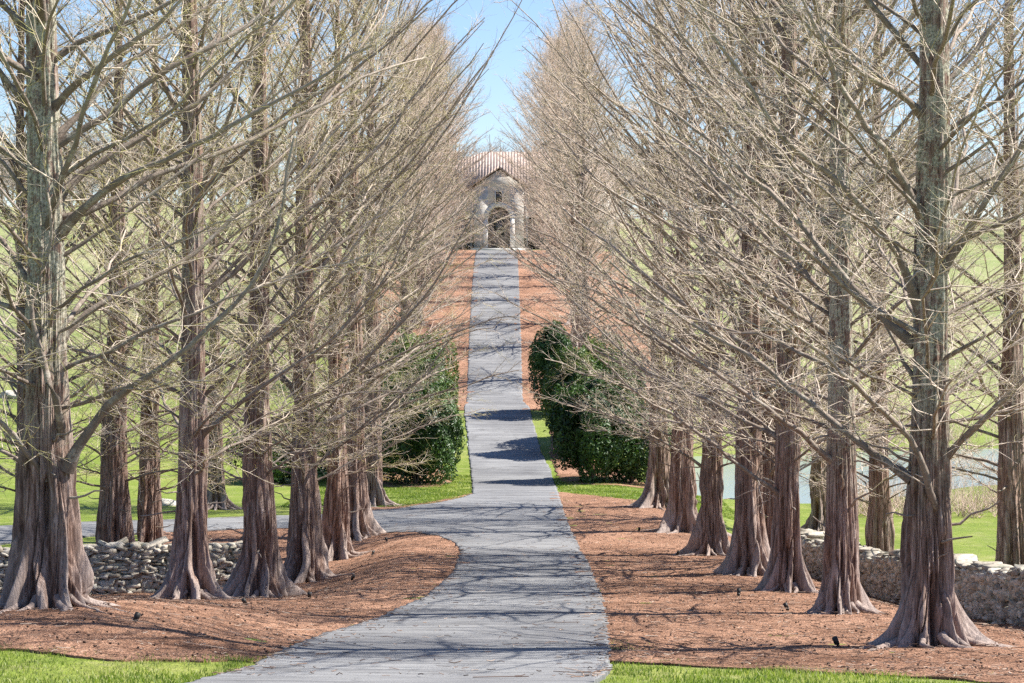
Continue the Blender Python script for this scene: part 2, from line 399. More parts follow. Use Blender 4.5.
region('mulch_bed', [(-2.0, 120.5), (-8, 120.5), (-10, 125), (-11, 215), (-8, 219), (-2.8, 219)], .4, .03, .25, M['mulch'], .05, 'reddish mulch strip left of the drive on the hill', 32, 1.0)
region('mulch_bed', px([(476, 493), (440, 501), (400, 507), (355, 510), (355, 516), (400, 513), (440, 508), (478, 500)]), .14, .025, .1, M['mulch'], .02, 'narrow tan mulch strip along the side drive under the round shrub', 42)
region('mulch_bed', [(-7.2, 94.2), (-4.5, 92.9), (-2.9, 93.6), (-2.5, 96.5), (-3, 104), (-6, 105), (-7.6, 99)], .2, .025, .2, M['mulch'], .02, 'shaded mulch ring round the dark shrub left of the drive', 52)
region('mulch_bed', [(2.3, 95.0), (3.5, 94.2), (5.4, 94.6), (5.9, 97), (4.5, 108), (3, 120), (2.0, 119), (1.8, 108), (2.0, 99)], .2, .025, .2, M['mulch'], .02, 'shaded mulch strip under the dark shrubs right of the drive', 62)

P = np.array(POND)
V = []; c = P.mean(0)
wp = [(c + (p - c) * 1.12) for p in P]
V = [(p[0], p[1], POND_Z + CZ) for p in wp] + [(c[0], c[1], POND_Z + CZ)]
n = len(wp)
tag(mesh_np('pond', V, np.array([(i, (i + 1) % n, n) for i in range(n)]), M['water']), 'still blue grey pond in the meadow behind the right row', kind='structure')

# ------------------------------------------------------------------ tubes
def tubes(P, R, sides, tw):
    """P (n,k,3) R (n,k) tw (n,) or (n,k) -> V, quads, tw"""
    n, k, _ = P.shape
    T = np.gradient(P, axis=1); T /= np.linalg.norm(T, axis=2, keepdims=True) + 1e-9
    ref = np.where(np.abs(T[..., 2:3]) > .93, np.array([1., 0, 0]), np.array([0, 0, 1.]))
    U = np.cross(T, ref); U /= np.linalg.norm(U, axis=2, keepdims=True) + 1e-9
    W = np.cross(T, U)
    a = np.arange(sides) * 2 * PI / sides
    V = P[:, :, None] + R[:, :, None, None] * (np.cos(a)[None, None, :, None] * U[:, :, None] + np.sin(a)[None, None, :, None] * W[:, :, None])
    b = (np.arange(n)[:, None, None] * k + np.arange(k - 1)[None, :, None]) * sides
    j = np.arange(sides)[None, None]; j2 = (j + 1) % sides
    Q = np.stack([b + j, b + j2, b + sides + j2, b + sides + j], -1).reshape(-1, 4)
    tw = np.broadcast_to(tw[:, None] if tw.ndim == 1 else tw, (n, k))
    return V.reshape(-1, 3), Q, np.repeat(tw.ravel(), sides)

class Acc:
    def __init__(s): s.V = []; s.Q = []; s.T = []; s.n = 0
    def add(s, V, Q, T): s.V.append(V); s.Q.append(Q + s.n); s.T.append(T); s.n += len(V)
    def out(s): return np.concatenate(s.V), np.concatenate(s.Q), np.concatenate(s.T)

def wiggle(rng, n, k, amp):
    w = rng.normal(0, 1, (n, k, 3)).cumsum(1); w -= w[:, :1]
    return w * amp[:, None, None] / math.sqrt(k)
def norm(v): return v / (np.linalg.norm(v, axis=-1, keepdims=True) + 1e-9)

def children(rng, P, R, per, smin, ln, ang, rr, k, twv, sides, acc, up=.0, zflat=.5, rmin=.002, taper=.5):
    """side shoots along polylines P; returns their polylines"""
    n, K, _ = P.shape
    s = smin + (1 - smin) * (np.arange(per)[None] + rng.random((n, per))) / per
    s = np.clip(s, 0, .999) * (K - 1)
    i = np.floor(s).astype(int); f = (s - i)[..., None]
    A = np.arange(n)[:, None]
    base = P[A, i] * (1 - f) + P[A, i + 1] * f
    rad = R[A, i] * (1 - f[..., 0]) + R[A, i + 1] * f[..., 0]
    T = norm(P[A, i + 1] - P[A, i])
    sgn = np.where((np.arange(per)[None] + rng.integers(0, 2, (n, 1))) % 2, 1., -1.)
    side = norm(np.cross(T, np.array([0, 0, 1.])) * sgn[..., None] + np.stack([rng.normal(0, .35, s.shape)] * 2 + [rng.normal(up, zflat, s.shape)], -1))
    an = np.radians(rng.uniform(*ang, s.shape))[..., None]
    D = norm(T * np.cos(an) + side * np.sin(an))
    L = (rng.uniform(*ln, s.shape) * (1 - taper * s / (K - 1))).ravel()
    base = base.reshape(-1, 3); D = D.reshape(-1, 3); m = len(base)
    t = np.linspace(0, 1, k)
    Pn = base[:, None] + D[:, None] * (t[None, :, None] * L[:, None, None])
    Pn = Pn + wiggle(rng, m, k, L * .07)
    Pn[:, :, 2] += (t ** 2)[None] * (L * rng.normal(up * .5, .12, m))[:, None]
    r0 = np.clip(np.minimum(rad.ravel() * .75, rr * np.sqrt(L / (ln[1] + 1e-6))), rmin, None)
    Rn = r0[:, None] * (1 - .7 * t[None])
    tw = np.asarray(twv(rng, m))
    acc.add(*tubes(Pn, Rn, sides, tw))
    return Pn, Rn

def dress(rng, P, R, acc, sec=14, twg=8, tsz=1.0, tert=0, bud=.3, seclen=(.7, 2.0)):
    """secondary shoots and twigs on limbs"""
    P2, R2 = children(rng, P, R, sec, .12, seclen, (28, 62), .013 * tsz, 5, lambda r, m: r.uniform(.35, .62, m), 3, acc, up=.12, zflat=.45, rmin=.0035 * tsz, taper=.55)
    P3, R3 = children(rng, P2, R2, twg, .1, (.15, .62), (28, 70), .0062 * tsz, 3,
                      lambda r, m: np.where(r.random(m) < bud, 1.2, r.uniform(.5, .95, m)), 3, acc, up=.05, zflat=.6, rmin=.0030 * tsz, taper=.3)
    if tert:
        sel = rng.random(len(P3)) < .6
        children(rng, P3[sel], R3[sel], tert, .2, (.06, .22), (35, 75), .0034 * tsz, 2,
                 lambda r, m: np.where(r.random(m) < bud * 1.4, 1.2, r.uniform(.6, 1, m)), 3, acc, up=.0, zflat=.7, rmin=.0024 * tsz)

def trunk_r(z, R0, Ht): return R0 * np.maximum(.04, 1 - (np.asarray(z) / Ht) ** 1.15)
def crown_arrays(seed, Ht=20.0, R0=.27, z0=2.3, nprim=120, lmax=5.2, mid=.6, **kw):
    rng = np.random.default_rng(seed); acc = Acc()
    u = (np.arange(nprim) + rng.random(nprim)) / nprim
    z = z0 + (Ht - z0 - .3) * u ** 1.12
    phi = np.arange(nprim) * 2.39996 + rng.normal(0, .5, nprim)
    q = (z - z0) / (Ht - z0)
    Lh = lmax * (np.interp(q, [0, .08, .3, .6, 1], [.62, 1.0, 1, mid, .06])) * rng.uniform(.6, 1.08, nprim)
    el = np.radians(np.interp(q, [0, .15, .5, 1], [27, 38, 47, 62]) + rng.normal(0, 6, nprim))
    k = 12; t = np.linspace(0, 1, k)
    bend = rng.normal(.02, .12, nprim) - .06 * (q < .12)
    hd = Lh[:, None] * t[None] * np.cos(el * .75)[:, None] * 1.0
    zz = Lh[:, None] * (np.tan(el)[:, None] * t[None] * .82 + bend[:, None] * (t ** 2)[None])
    yaw = phi[:, None] + rng.normal(0, .18, nprim)[:, None] * t[None]
    P = np.stack([np.cos(yaw) * hd, np.sin(yaw) * hd, z[:, None] + zz], -1)
    P += wiggle(rng, nprim, k, Lh * .03)
    r0 = np.clip(.007 + .0072 * Lh * rng.uniform(.5, 1.4, nprim), .01, .8 * trunk_r(z, R0, Ht))
    R = r0[:, None] * (1 - .82 * t[None] ** .8) * (1 + rng.normal(0, .09, (nprim, k))) + .003
    acc.add(*tubes(P, R, 6, (.02 + .4 * t[None] ** 1.2) * np.ones((nprim, 1))))
    dress(rng, P, R, acc, **kw)
    # dead stubs low on the trunk
    m = 9; zs = rng.uniform(1.1, 3.6, m); ph = rng.uniform(0, 2 * PI, m); Ls = rng.uniform(.12, .7, m); ts = np.linspace(0, 1, 5)
    rr = (R0 * .8 + Ls[:, None] * ts[None])
    Ps = np.stack([np.cos(ph)[:, None] * rr, np.sin(ph)[:, None] * rr, zs[:, None] + Ls[:, None] * ts[None] * rng.uniform(-.3, .7, (m, 1))], -1) + wiggle(rng, m, 5, Ls * .15)
    acc.add(*tubes(Ps, (.012 + .02 * Ls[:, None]) * (1 - .6 * ts[None]), 6, np.full(m, .15)))
    # leading shoot
    tp = np.array([[[0, 0, Ht - 1.2], [.02, 0, Ht - .5], [.0, .03, Ht + .3]]]); acc.add(*tubes(tp, np.array([[.03, .018, .004]]), 5, np.array([.3])))
    return acc.out()

def crown_mesh(name, mat, seed, **kw):
    V, Q, T = crown_arrays(seed, **kw)
    o = mesh_np(name, V, Q, mat, attr={'tw': T}, smooth=True)
    me = o.data; bpy.data.objects.remove(o); return me

def trunk_mesh(seed, Ht=20.0, R0=.27, nt=150, flare=1.0, detail=1.0):
    rng = np.random.default_rng(seed + 500)
    th = np.arange(nt) * 2 * PI / nt
    z = np.concatenate([np.linspace(-.35, 0, 5)[:-1], np.linspace(0, .5, int(18 * detail)), np.linspace(.53, 3, int(46 * detail)), np.linspace(3.1, 8, int(34 * detail)), np.linspace(8.4, Ht, 18)])
    T, Z = np.meshgrid(th, z)
    zc = np.maximum(Z, 0)
    nr = rng.integers(9, 13)
    thr = (np.arange(nr) + rng.uniform(-.28, .28, nr)) * 2 * PI / nr
    wgt = rng.uniform(.35, 1.2, nr); hgt = rng.uniform(.7, 1.7, nr)
    base = trunk_r(zc, R0, Ht)
    r = base * (1 + .10 * fbm(np.cos(T) * 1.2 + 5, Z * .35, seed) + .10 * fbm(np.sin(T) * 1.2 + 9, Z * .35, seed + 1))
    ridge = np.zeros_like(T)
    for a, w, hh in zip(thr, wgt, hgt):
        aa = a + .75 * vnoise(zc * .9 + a * 10, zc * 0, seed + 3) * sstep(zc, .0, .8)
        d = np.angle(np.exp(1j * (T - aa)))
        wid = .19 - .05 * np.exp(-zc / .25) + .045 * zc
        bl = np.exp(-(d / np.maximum(wid, .1)) ** 2)
        low = flare * (.36 * np.exp(-zc / (.26 * hh)) + .27 * np.exp(-zc / (.75 * hh)) + .07 * np.exp(-zc / (2.2 * hh)))
        wid2 = .13; toe = flare * .42 * np.exp(-zc / .09) * np.exp(-(d / wid2) ** 2) * (w > .8)
        ridge = np.maximum(ridge, w * low * bl + toe)
    groove = flare * (.10 * np.exp(-zc / .8) + .03 * np.exp(-zc / 3))
    r = r + ridge + .05 * flare * np.exp(-zc / .9)
    for q in range(4):                                  # hollows between the buttresses
        a = rng.uniform(0, 2 * PI); z1 = rng.uniform(.3, 1.5); hz_ = rng.uniform(.25, .7)
        d = np.angle(np.exp(1j * (T - a - .15 * vnoise(zc * 1.5 + q * 9, zc * 0, seed + 77))))
        r = r - .30 * np.exp(-(d / .17) ** 2) * np.exp(-((zc - z1) / hz_) ** 4) * flare
    # secondary strands and fibrous bark
    for f_, am, vz, s_ in ((6, .075, .6, 21), (13, .045, 1.1, 31), (30, .016, 2.2, 41)):
        nn = vnoise(T * f_ / 2 + .6 * vnoise(Z * .7, T * 0, s_), Z * vz, seed + s_)
        # make periodic by blending around the seam
        n2 = vnoise((T - 2 * PI) * f_ / 2 + .6 * vnoise(Z * .7, T * 0, s_), Z * vz, seed + s_)
        bw = sstep(T, 2 * PI - .5, 2 * PI); nn = nn * (1 - bw) + n2 * bw
        r = r + am * nn * 2 * (0.45 + .9 * np.exp(-zc / 1.6)) * np.minimum(1, base / R0 + .1)
    for f_, am, vz, s_ in ((3.2, .13, .55, 81), (7.5, .07, .8, 91)):          # sharp crevices that wander up the trunk
        ph = T + .5 * vnoise(Z * .8, T * 0, s_) + .25 * vnoise(Z * 2.1, T * 0 + 3, s_)
        nn = np.abs(vnoise(ph * f_, Z * vz, seed + s_)); n2 = np.abs(vnoise((ph - 2 * PI) * f_, Z * vz, seed + s_))
        bw = sstep(T, 2 * PI - .4, 2 * PI); nn = nn * (1 - bw) + n2 * bw
        r = r - am * np.exp(-nn / .045) * (.22 + np.exp(-zc / 1.3)) * np.minimum(1, base / R0)
    lump = fbm(np.cos(T) * 3 + 20, Z * 1.6 + np.sin(T) * 3, seed + 5, 3); r = r + .05 * lump * np.exp(-zc / 1.8) * flare
    r = np.maximum(r, .01 + .32 * base * (zc < 3))
    bx = .10 * (vnoise(zc * .25, zc * 0, seed + 61)) * sstep(zc, .5, 6) ; by = .10 * (vnoise(zc * .25, zc * 0 + 4, seed + 62)) * sstep(zc, .5, 6)
    V = np.stack([np.cos(T) * r + bx, np.sin(T) * r + by, Z - .10 * np.exp(-np.maximum(zc, 0) / .08) * sstep(r, R0 * 3, R0 * 5)], -1).reshape(-1, 3)
    m, n = T.shape
    i = np.arange(m - 1)[:, None] * n; j = np.arange(n)[None]
    Q = np.stack([i + j, i + (j + 1) % n, i + n + (j + 1) % n, i + n + j], -1).reshape(-1, 4)
    # how far each point stands out from the mean of its ring
    cav = (r - (r.mean(1, keepdims=True))) / .12
    cav = np.clip(cav, 0, 1) * sstep(-zc, -1.6, -.05)
    o = mesh_np('trunk', V, Q, None, attr={'cav': cav.ravel()}, smooth=True)
    me = o.data; bpy.data.objects.remove(o); return me

trunks = [trunk_mesh(s, nt=300 if s < 3 else 200, detail=2.0 if s < 3 else 1.3) for s in range(8)] + [trunk_mesh(s, nt=260, detail=1.6, flare=.58) for s in (11, 12)] + [trunk_mesh(23, nt=340, detail=2.2, flare=.85)]
crowns_near = [crown_mesh('crown', M['twig'], 101 + s, nprim=82, sec=12, twg=10, tert=1, bud=.25, z0=2.6) for s in range(2)]
crowns_y = [crown_mesh('crown', M['twig_y'], 121 + s, nprim=84, sec=12, twg=10, tert=1, bud=.55, z0=2.4, mid=.78, lmax=5.5) for s in range(2)]
crowns_mid = [crown_mesh('crown', M['twig'], 141 + s, nprim=100, sec=12, twg=9, tsz=1.2, tert=0, bud=.3, z0=2.2, lmax=6.2, mid=.82) for s in range(2)]
crowns_far = [crown_mesh('crown', M['twig_far'], 161 + s, nprim=105, sec=11, twg=7, tsz=2.0, tert=0, bud=.2, z0=1.4, lmax=6.2, mid=.8) for s in range(2)]

def child_obj(name, me, parent, mat=None):
    o = bpy.data.objects.new(name, me); C.objects.link(o); o.parent = parent
    if mat:
        if len(o.data.materials) == 0: o.data.materials.append(None)
        o.material_slots[0].link = 'OBJECT'; o.material_slots[0].material = mat
    return o

def tree(x, y, ti, crown, bark, label, group, rz=0, rad=1.0, hs=1.0, crz=None, sink=0.03):
    t = empty('redwood_tree', (x, y, h1(x, y) - sink), rz)
    tag(t, label, 'tree', group)
    k = child_obj('trunk', trunks[ti], t, bark); k.scale = (rad, rad, hs)
    c = child_obj('crown', crown, t); c.scale = (1, 1, hs)
    if crz is not None: c.rotation_euler = (0, 0, crz)
    if group != GR and group != GL: t.rotation_euler = (rngp.uniform(-.02, .02), rngp.uniform(-.02, .02), rz)
    if y < 90:
        rng = np.random.default_rng(int(y * 10)); n = 11; rt = .7 if ti in (8, 9) else 1.0; k = 12; tt = np.linspace(0, 1, k)
        a = (np.arange(n) + rng.uniform(-.3, .3, n)) * 2 * PI / n; L = rng.uniform(.5, 1.35, n) * rad * rt
        aa = a[:, None] + rng.normal(0, .35, (n, 1)) * tt[None] ** 1.5 + wiggle(rng, n, k, np.full(n, .12))[..., 0]
        rr = .38 * rad * rt + L[:, None] * tt[None]
        x = np.cos(aa) * rr; y_ = np.sin(aa) * rr
        R = rng.uniform(.045, .085, (n, 1)) * (1 - .85 * tt[None]) * rad
        c0, s0 = math.cos(rz), math.sin(rz)
        wx = t.location.x + x * c0 - y_ * s0; wy = t.location.y + x * s0 + y_ * c0
        z = H(wx, wy) - t.location.z + .03 + .16 * np.exp(-(rr - .38 * rad * rt) / .16) - R * .25 - .07 * tt[None] ** 3
        V, Q, T = tubes(np.stack([x, y_, z], -1), R, 8, np.full(n, .2))
        mesh_np('surface_roots', V, Q, bark, t, smooth=True, attr={'cav': np.full(len(V), .75)})
    return t

GR, GL = 'bare trees of the right row along the drive', 'bare trees of the left row along the drive'
GO = 'bare trees standing beyond the stone walls'
right = [(930, 29.4, 10, 0, 'bark_a', .95, 'lichen covered tree with deeply hollowed buttress roots at the right, nearest of its row'),
         (842, 36.9, 8, 1, 'bark_a', .85, 'slender lichened tree just left of the hollow buttressed tree'),
         (788, 43.8, 9, 2, 'bark_b', .92, 'dark trunked tree third nearest in the right row, clear of the twin trunks'),
         (749, 50.5, 4, 2, 'bark_c', .95, 'left one of the two trunks grown close together in the right row'),
         (769, 53.4, 8, 3, 'bark_c', .88, 'right one of the two trunks grown close together in the right row'),
         (712, 59.6, 6, 3, 'bark_c', .85, 'straight narrow tree right of the wide flared trunk in the right row'),
         (682, 69.4, 7, 2, 'bark_c', 1.15, 'wide skirted tree, second farthest of the right row in the dip'),
         (658, 80, 4, 3, 'bark_c', 1.05, 'red brown tree at the lawn edge by the dark shrub, farthest of the right row')]
left = [(46, 30, 0, 0, 'bark_a', .97, 'massive lichened tree with wide root skirt before the stone wall, leftmost of all'),
        (192, 44, 3, 1, 'bark_b', 1.0, 'straight brown tree standing in front of the stone wall end'),
        (258, 49.8, 5, 2, 'bark_c', 1.05, 'reddish tree with braided roots just right of the stone wall'),
        (305, 57, 6, 3, 'bark_c', 1.1, 'fourth tree of the left row, two right of the stone wall'),
        (337, 65, 7, 2, 'bark_c', 1.0, 'left one of the overlapping trunk pair at the tip of the left bed'),
        (355, 70, 4, 3, 'bark_c', 1.0, 'right one of the overlapping trunk pair at the tip of the left bed'),
        (371, 81, 6, 2, 'bark_c', 1.1, 'tree by the round dark shrub where the side drive meets the main drive')]
rngp = random.Random(4)
CR = [crowns_near[0], crowns_near[1], crowns_mid[0], crowns_mid[1]]
CL = [crowns_y[0], crowns_y[1], crowns_y[0], crowns_mid[1]]
near_trees = {}
for x_, Y_, ti, ci, bk, rd, lb in right:
    X_, Y_ = col(x_, Y_)
    near_trees[x_] = tree(X_, Y_, ti, CR[ci], M[bk], lb, GR, rngp.uniform(0, 6.28), rd, rngp.uniform(.93, 1.06))
for x_, Y_, ti, ci, bk, rd, lb in left:
    X_, Y_ = col(x_, Y_)
    near_trees[x_] = tree(X_, Y_, ti, CL[ci], M[bk], lb, GL, rngp.uniform(0, 6.28), rd, rngp.uniform(.93, 1.06))
outer = [(1016, 47, 1, 1, 'bark_c', 1.0, 'thick brown tree beyond the right stone wall at the picture edge', 'R'),
         (881, 57, 5, 2, 'bark_c', .95, 'tree rising behind the right stone wall beside the big buttressed trunk', 'R'),
         (821, 75, 3, 3, 'bark_c', 1.05, 'tree with flared foot on the grass by the pond, beyond the right wall', 'R'),
         (113, 58, 7, 1, 'bark_c', 1.15, 'wide trunk behind the left stone wall, left of its slimmer neighbour', 'L'),
         (147, 60.5, 1, 2, 'bark_c', .95, 'slim trunk behind the left stone wall, right of its wider neighbour', 'L'),
         (23, 58, 6, 3, 'bark_c', .8, 'dark trunk half hidden behind the massive leftmost tree', 'L'),
         (216, 79.5, 4, 2, 'bark_c', .85, 'small trunk on the grass across the side drive', 'L')]
for x_, Y_, ti, ci, bk, rd, lb, sd in outer:
    X_, Y_ = col(x_, Y_)
    tree(X_, Y_, ti, (CR if sd == 'R' else CL)[ci], M[bk], lb, GO, rngp.uniform(0, 6.28), rd, rngp.uniform(.85, 1.0))
# rows climbing the hill towards the gatehouse
ordn = ['nearest', 'second', 'third', 'fourth', 'fifth', 'sixth', 'seventh', 'eighth', 'farthest']
for sd, nm, Xo in ((1, 'right', 4.2), (-1, 'left', -6.2)):
    for k in range(9):
        Y_ = 129 + k * 10.2 + rngp.uniform(-1, 1)
        X_ = Xo + rngp.uniform(-.3, .3) - (.004 * (Y_ - 125)) * 1
        w = ordn[k]
        lab = '%s tree up the hill in the pale twiggy row %s of the drive' % (w, nm)
        tree(X_, Y_, (k * 3 + (sd > 0)) % 8, crowns_far[(k + (sd > 0)) % 2], M['bark_c'], lab, 'twiggy trees flanking the drive up the hill', rngp.uniform(0, 6.28), .85, rngp.uniform(.86, 1.0))

# limbs that can be picked out on the nearest trees: points in the picture plus a depth step from the trunk
def limb(tree_key, pts, r0, seed, budy=False, sec=16, twg=8):
    t = near_trees[tree_key]; loc = np.array(t.location)
    Y0 = loc[1]
    P = np.array([[(x - CX) * (Y0 + d) / F, Y0 + d, CZ - (y - HY) * (Y0 + d) / F] for x, y, d in pts]) - loc
    s = np.concatenate([[0], np.cumsum(np.linalg.norm(np.diff(P, axis=0), axis=1))])
    k = 16; u = np.linspace(0, s[-1], k)
    Pi = np.stack([np.interp(u, s, P[:, i]) for i in range(3)], 1)
    for _ in range(2): Pi[1:-1] = (Pi[:-2] + 2 * Pi[1:-1] + Pi[2:]) / 4
    rng = np.random.default_rng(seed)
    Pi = Pi + wiggle(rng, 1, k, np.array([s[-1] * .018]))[0]
    # limb swells where it leaves the trunk
    tt = np.linspace(0, 1, k); R = r0 * (1 - .8 * tt ** .9) * (1 + .7 * np.exp(-tt * 18)) + .004
    R = R * (1 + rng.normal(0, .07, k))
    c, s_ = math.cos(-t.rotation_euler.z), math.sin(-t.rotation_euler.z)
    Pi = np.stack([Pi[:, 0] * c - Pi[:, 1] * s_, Pi[:, 0] * s_ + Pi[:, 1] * c, Pi[:, 2]], 1)
    acc = Acc(); acc.add(*tubes(Pi[None], R[None], 9, np.array([.02]) + .3 * tt[None]))
    dress(rng, Pi[None], R[None], acc, sec=sec, twg=twg, tert=2, bud=.4 if budy else .2, seclen=(.5, 1.6))
    V, Q, T = acc.out()
    mesh_np('branch', V, Q, M['twig_y' if budy else 'twig'], t, smooth=True, attr={'tw': T})
R1 = 930
limb(R1, [(926, 330, 0), (911, 266, -.3), (876, 218, -.6), (845, 183, -.8), (788, 139, -1.0), (730, 60, -1.2), (690, 0, -1.4)], .055, 1)
limb(R1, [(915, 345, 0), (880, 312, .2), (854, 284, .4), (801, 218, .7), (744, 170, 1.0), (700, 130, 1.2), (640, 95, 1.4)], .05, 2)
limb(R1, [(918, 385, 0), (909, 367, .1), (876, 305, .5), (850, 262, .8), (815, 215, 1.2)], .022, 3, sec=8)
limb(R1, [(925, 225, 0), (915, 205, -.2), (889, 156, -.5), (862, 130, -.7), (830, 70, -.9), (795, -10, -1.1)], .06, 4)
limb(R1, [(935, 290, 0), (947, 262, -.1), (985, 205, -.4), (1010, 160, -.5), (1045, 110, -.7), (1090, 60, -.8)], .055, 5)
limb(R1, [(935, 228, 0), (952, 213, .1), (990, 178, .4), (1035, 140, .7), (1080, 90, .9)], .035, 6, sec=10)
limb(R1, [(935, 470, 0), (953, 450, -.2), (978, 425, -.4), (1003, 398, -.6), (1035, 365, -.8), (1090, 330, -1)], .05, 7)
limb(R1, [(940, 520, .05), (934, 500, -.3), (920, 452, -.45), (903, 432, -.6), (870, 405, -.9), (848, 384, -1.1), (810, 355, -1.3), (760, 310, -1.6)], .05, 8)
limb(R1, [(912, 480, 0), (857, 442, .2), (822, 415, .4), (790, 393, .6), (730, 350, .8), (680, 322, 1.0), (610, 268, 1.1)], .048, 9)
limb(R1, [(925, 120, 0), (900, 95, -.4), (850, 60, -.8), (800, 20, -1.0), (770, -30, -1.2)], .045, 10)
limb(R1, [(930, 100, 0), (960, 70, .2), (1000, 20, .4), (1030, -30, .6)], .045, 11)
limb(842, [(842, 470, 0), (815, 445, -.3), (790, 420, -.5), (740, 392, -.8), (690, 352, -1.0), (640, 318, -1.2), (600, 262, -1.3)], .045, 12)
limb(842, [(846, 330, 0), (815, 285, .2), (770, 240, .5), (720, 205, .8), (660, 150, 1.0), (620, 90, 1.2)], .05, 13)
limb(842, [(846, 250, 0), (810, 200, -.2), (770, 150, -.4), (735, 95, -.8), (690, 40, -1.0), (650, -20, -1.2)], .05, 14)
limb(788, [(786, 500, 0), (755, 475, -.3), (715, 450, -.6), (680, 420, -.8), (640, 398, -1.0), (590, 350, -1.2), (566, 322, -1.3)], .04, 15)
limb(788, [(783, 440, 0), (745, 420, .3), (700, 392, .6), (650, 370, .9), (600, 330, 1.2), (570, 300, 1.4)], .04, 16)
L1 = 46
limb(L1, [(60, 440, 0), (59, 412, -.4), (44, 370, -.5), (34, 335, -.55), (26, 305, -.5), (35, 285, -.5), (46, 262, -.5), (50, 230, -.6), (42, 180, -.8)], .05, 21, True, sec=10)
limb(L1, [(66, 470, -.1), (84, 425, -.3), (110, 398, -.4), (141, 378, -.6), (180, 352, -.8), (211, 334, -.9), (245, 300, -1.0), (263, 278, -1.0), (280, 220, -1.1), (288, 150, -1.2)], .055, 22, True)
limb(L1, [(55, 350, 0), (72, 325, .1), (90, 305, .2), (117, 290, .4), (183, 259, .7), (230, 225, 1.0), (300, 180, 1.2), (350, 120, 1.4)], .045, 23, True)
limb(L1, [(55, 240, 0), (70, 217, -.1), (120, 185, -.4), (178, 161, -.7), (240, 128, -.9), (300, 98, -1.0), (370, 50, -1.1)], .055, 24, True)
limb(L1, [(55, 205, 0), (68, 190, .2), (110, 160, .4), (160, 128, .6), (201, 103, .8), (250, 60, 1.0), (300, 0, 1.1)], .045, 25, True)
limb(L1, [(50, 110, 0), (80, 80, -.3), (120, 48, -.6), (165, 15, -.8), (200, -30, -1)], .05, 26, True)
limb(L1, [(55, 140, 0), (80, 115, .2), (130, 62, .5), (190, 20, .8), (240, -20, 1)], .04, 27, True)
limb(L1, [(40, 300, 0), (10, 250, .3), (-30, 215, .6), (-80, 180, .8)], .05, 28, True)
limb(L1, [(45, 480, -.1), (20, 440, -.4), (0, 420, -.6), (-40, 395, -.8)], .04, 29, True, sec=9)
limb(L1, [(45, 500, 0), (22, 465, .2), (0, 452, .3), (-40, 440, .5)], .035, 30, True, sec=9)
limb(192, [(196, 440, 0), (215, 425, -.3), (250, 400, -.5), (300, 370, -.7), (350, 330, -.9), (400, 270, -1.1), (430, 200, -1.2)], .045, 31, True)
limb(192, [(196, 300, 0), (230, 265, .3), (280, 225, .5), (340, 180, .8), (400, 110, 1.0), (440, 40, 1.1)], .05, 32, True)
limb(192, [(196, 200, 0), (235, 165, -.2), (290, 110, -.5), (350, 70, -.7), (420, 10, -.9)], .05, 33, True)
limb(258, [(262, 430, 0), (300, 405, -.4), (350, 375, -.8), (400, 330, -1.0), (450, 265, -1.2), (478, 215, -1.3)], .045, 34, True)
limb(305, [(310, 470, 0), (345, 440, -.4), (390, 405, -.8), (425, 380, -1.0), (460, 330, -1.2)], .04, 35, False)

# ------------------------------------------------------------------ shrubs
def shrub(name, X, Y, rx, ry, hz, n, leaf, mat, label, group, seed, cone=0.0):
    rng = np.random.default_rng(seed)
    t = empty(name, (X, Y, h1(X, Y) - .02)); tag(t, label, 'shrub', group)
    # leaf sprays scattered through lumpy shell
    d = norm(rng.normal(0, 1, (n, 3))); d[:, 2] = np.abs(d[:, 2]) * rng.choice([1, -1], n, p=[.72, .28])
    lump = 1 + .30 * fbm(d[:, 0] * 2.2 + seed, d[:, 1] * 2.2 + d[:, 2] * 1.7, seed, 3) * 2
    rad = (1 - .45 * rng.random(n) ** 2.0) * lump * np.where(rng.random(n) < .03, rng.uniform(1, 1.14, n), 1)
    zc = d[:, 2] * .5 * rad + .5
    nar = 1 - cone * np.clip(zc, 0, 1)
    P = np.stack([d[:, 0] * rx * rad * nar, d[:, 1] * ry * rad * nar, np.clip(zc, .015, 1.3) * hz], 1)
    nrm = norm(d + rng.normal(0, .75, (n, 3)) + [0, 0, .35])
    a = norm(np.cross(nrm, rng.normal(0, 1, (n, 3)))); b = np.cross(nrm, a)
    s = leaf * rng.uniform(.6, 1.35, n)[:, None]
    fold = nrm * s * .25
    V = np.stack([P - a * s, P - b * s * .42 + fold, P + a * s, P + b * s * .42 + fold], 1).reshape(-1, 3)
    i = np.arange(n)[:, None] * 4
    Q = np.concatenate([i + [[0, 1, 2]], i + [[0, 2, 3]]])
    cl = np.clip(.5 + fbm(P[:, 0] * 1.3, P[:, 2] * 1.3 + P[:, 1], seed + 5, 2) + rng.normal(0, .16, n), 0, 1)
    mesh_np('foliage', V, Q, mat, t, attr={'tw': np.repeat(cl, 4)})
    acc = Acc(); k = 14
    az = rng.uniform(0, 2 * PI, k); tt = np.linspace(0, 1, 6)
    Ps = np.stack([np.cos(az)[:, None] * tt * rx * .7, np.sin(az)[:, None] * tt * ry * .7, tt[None] ** .8 * hz * rng.uniform(.5, .85, (k, 1))], -1)
    acc.add(*tubes(Ps, .05 * (1 - .8 * tt[None]) * np.ones((k, 1)), 5, np.full(k, .1))); Vs, Qs, Ts = acc.out()
    mesh_np('stem', Vs, Qs, M['twig'], t, attr={'tw': Ts}, smooth=True)
    return t
GS = 'dark evergreen shrubs beside the drive'
shrub('evergreen_shrub', -3.9, 95.2, 1.95, 2.0, 4.2, 26000, .085, M['holly'], 'large dark rounded shrub left of the drive on the lawn', GS, 1)
shrub('evergreen_shrub', -4.3, 102, 2.1, 2.2, 5.6, 22000, .09, M['laurel'], 'taller paler green shrub behind the dark rounded one left of the drive', GS, 2)
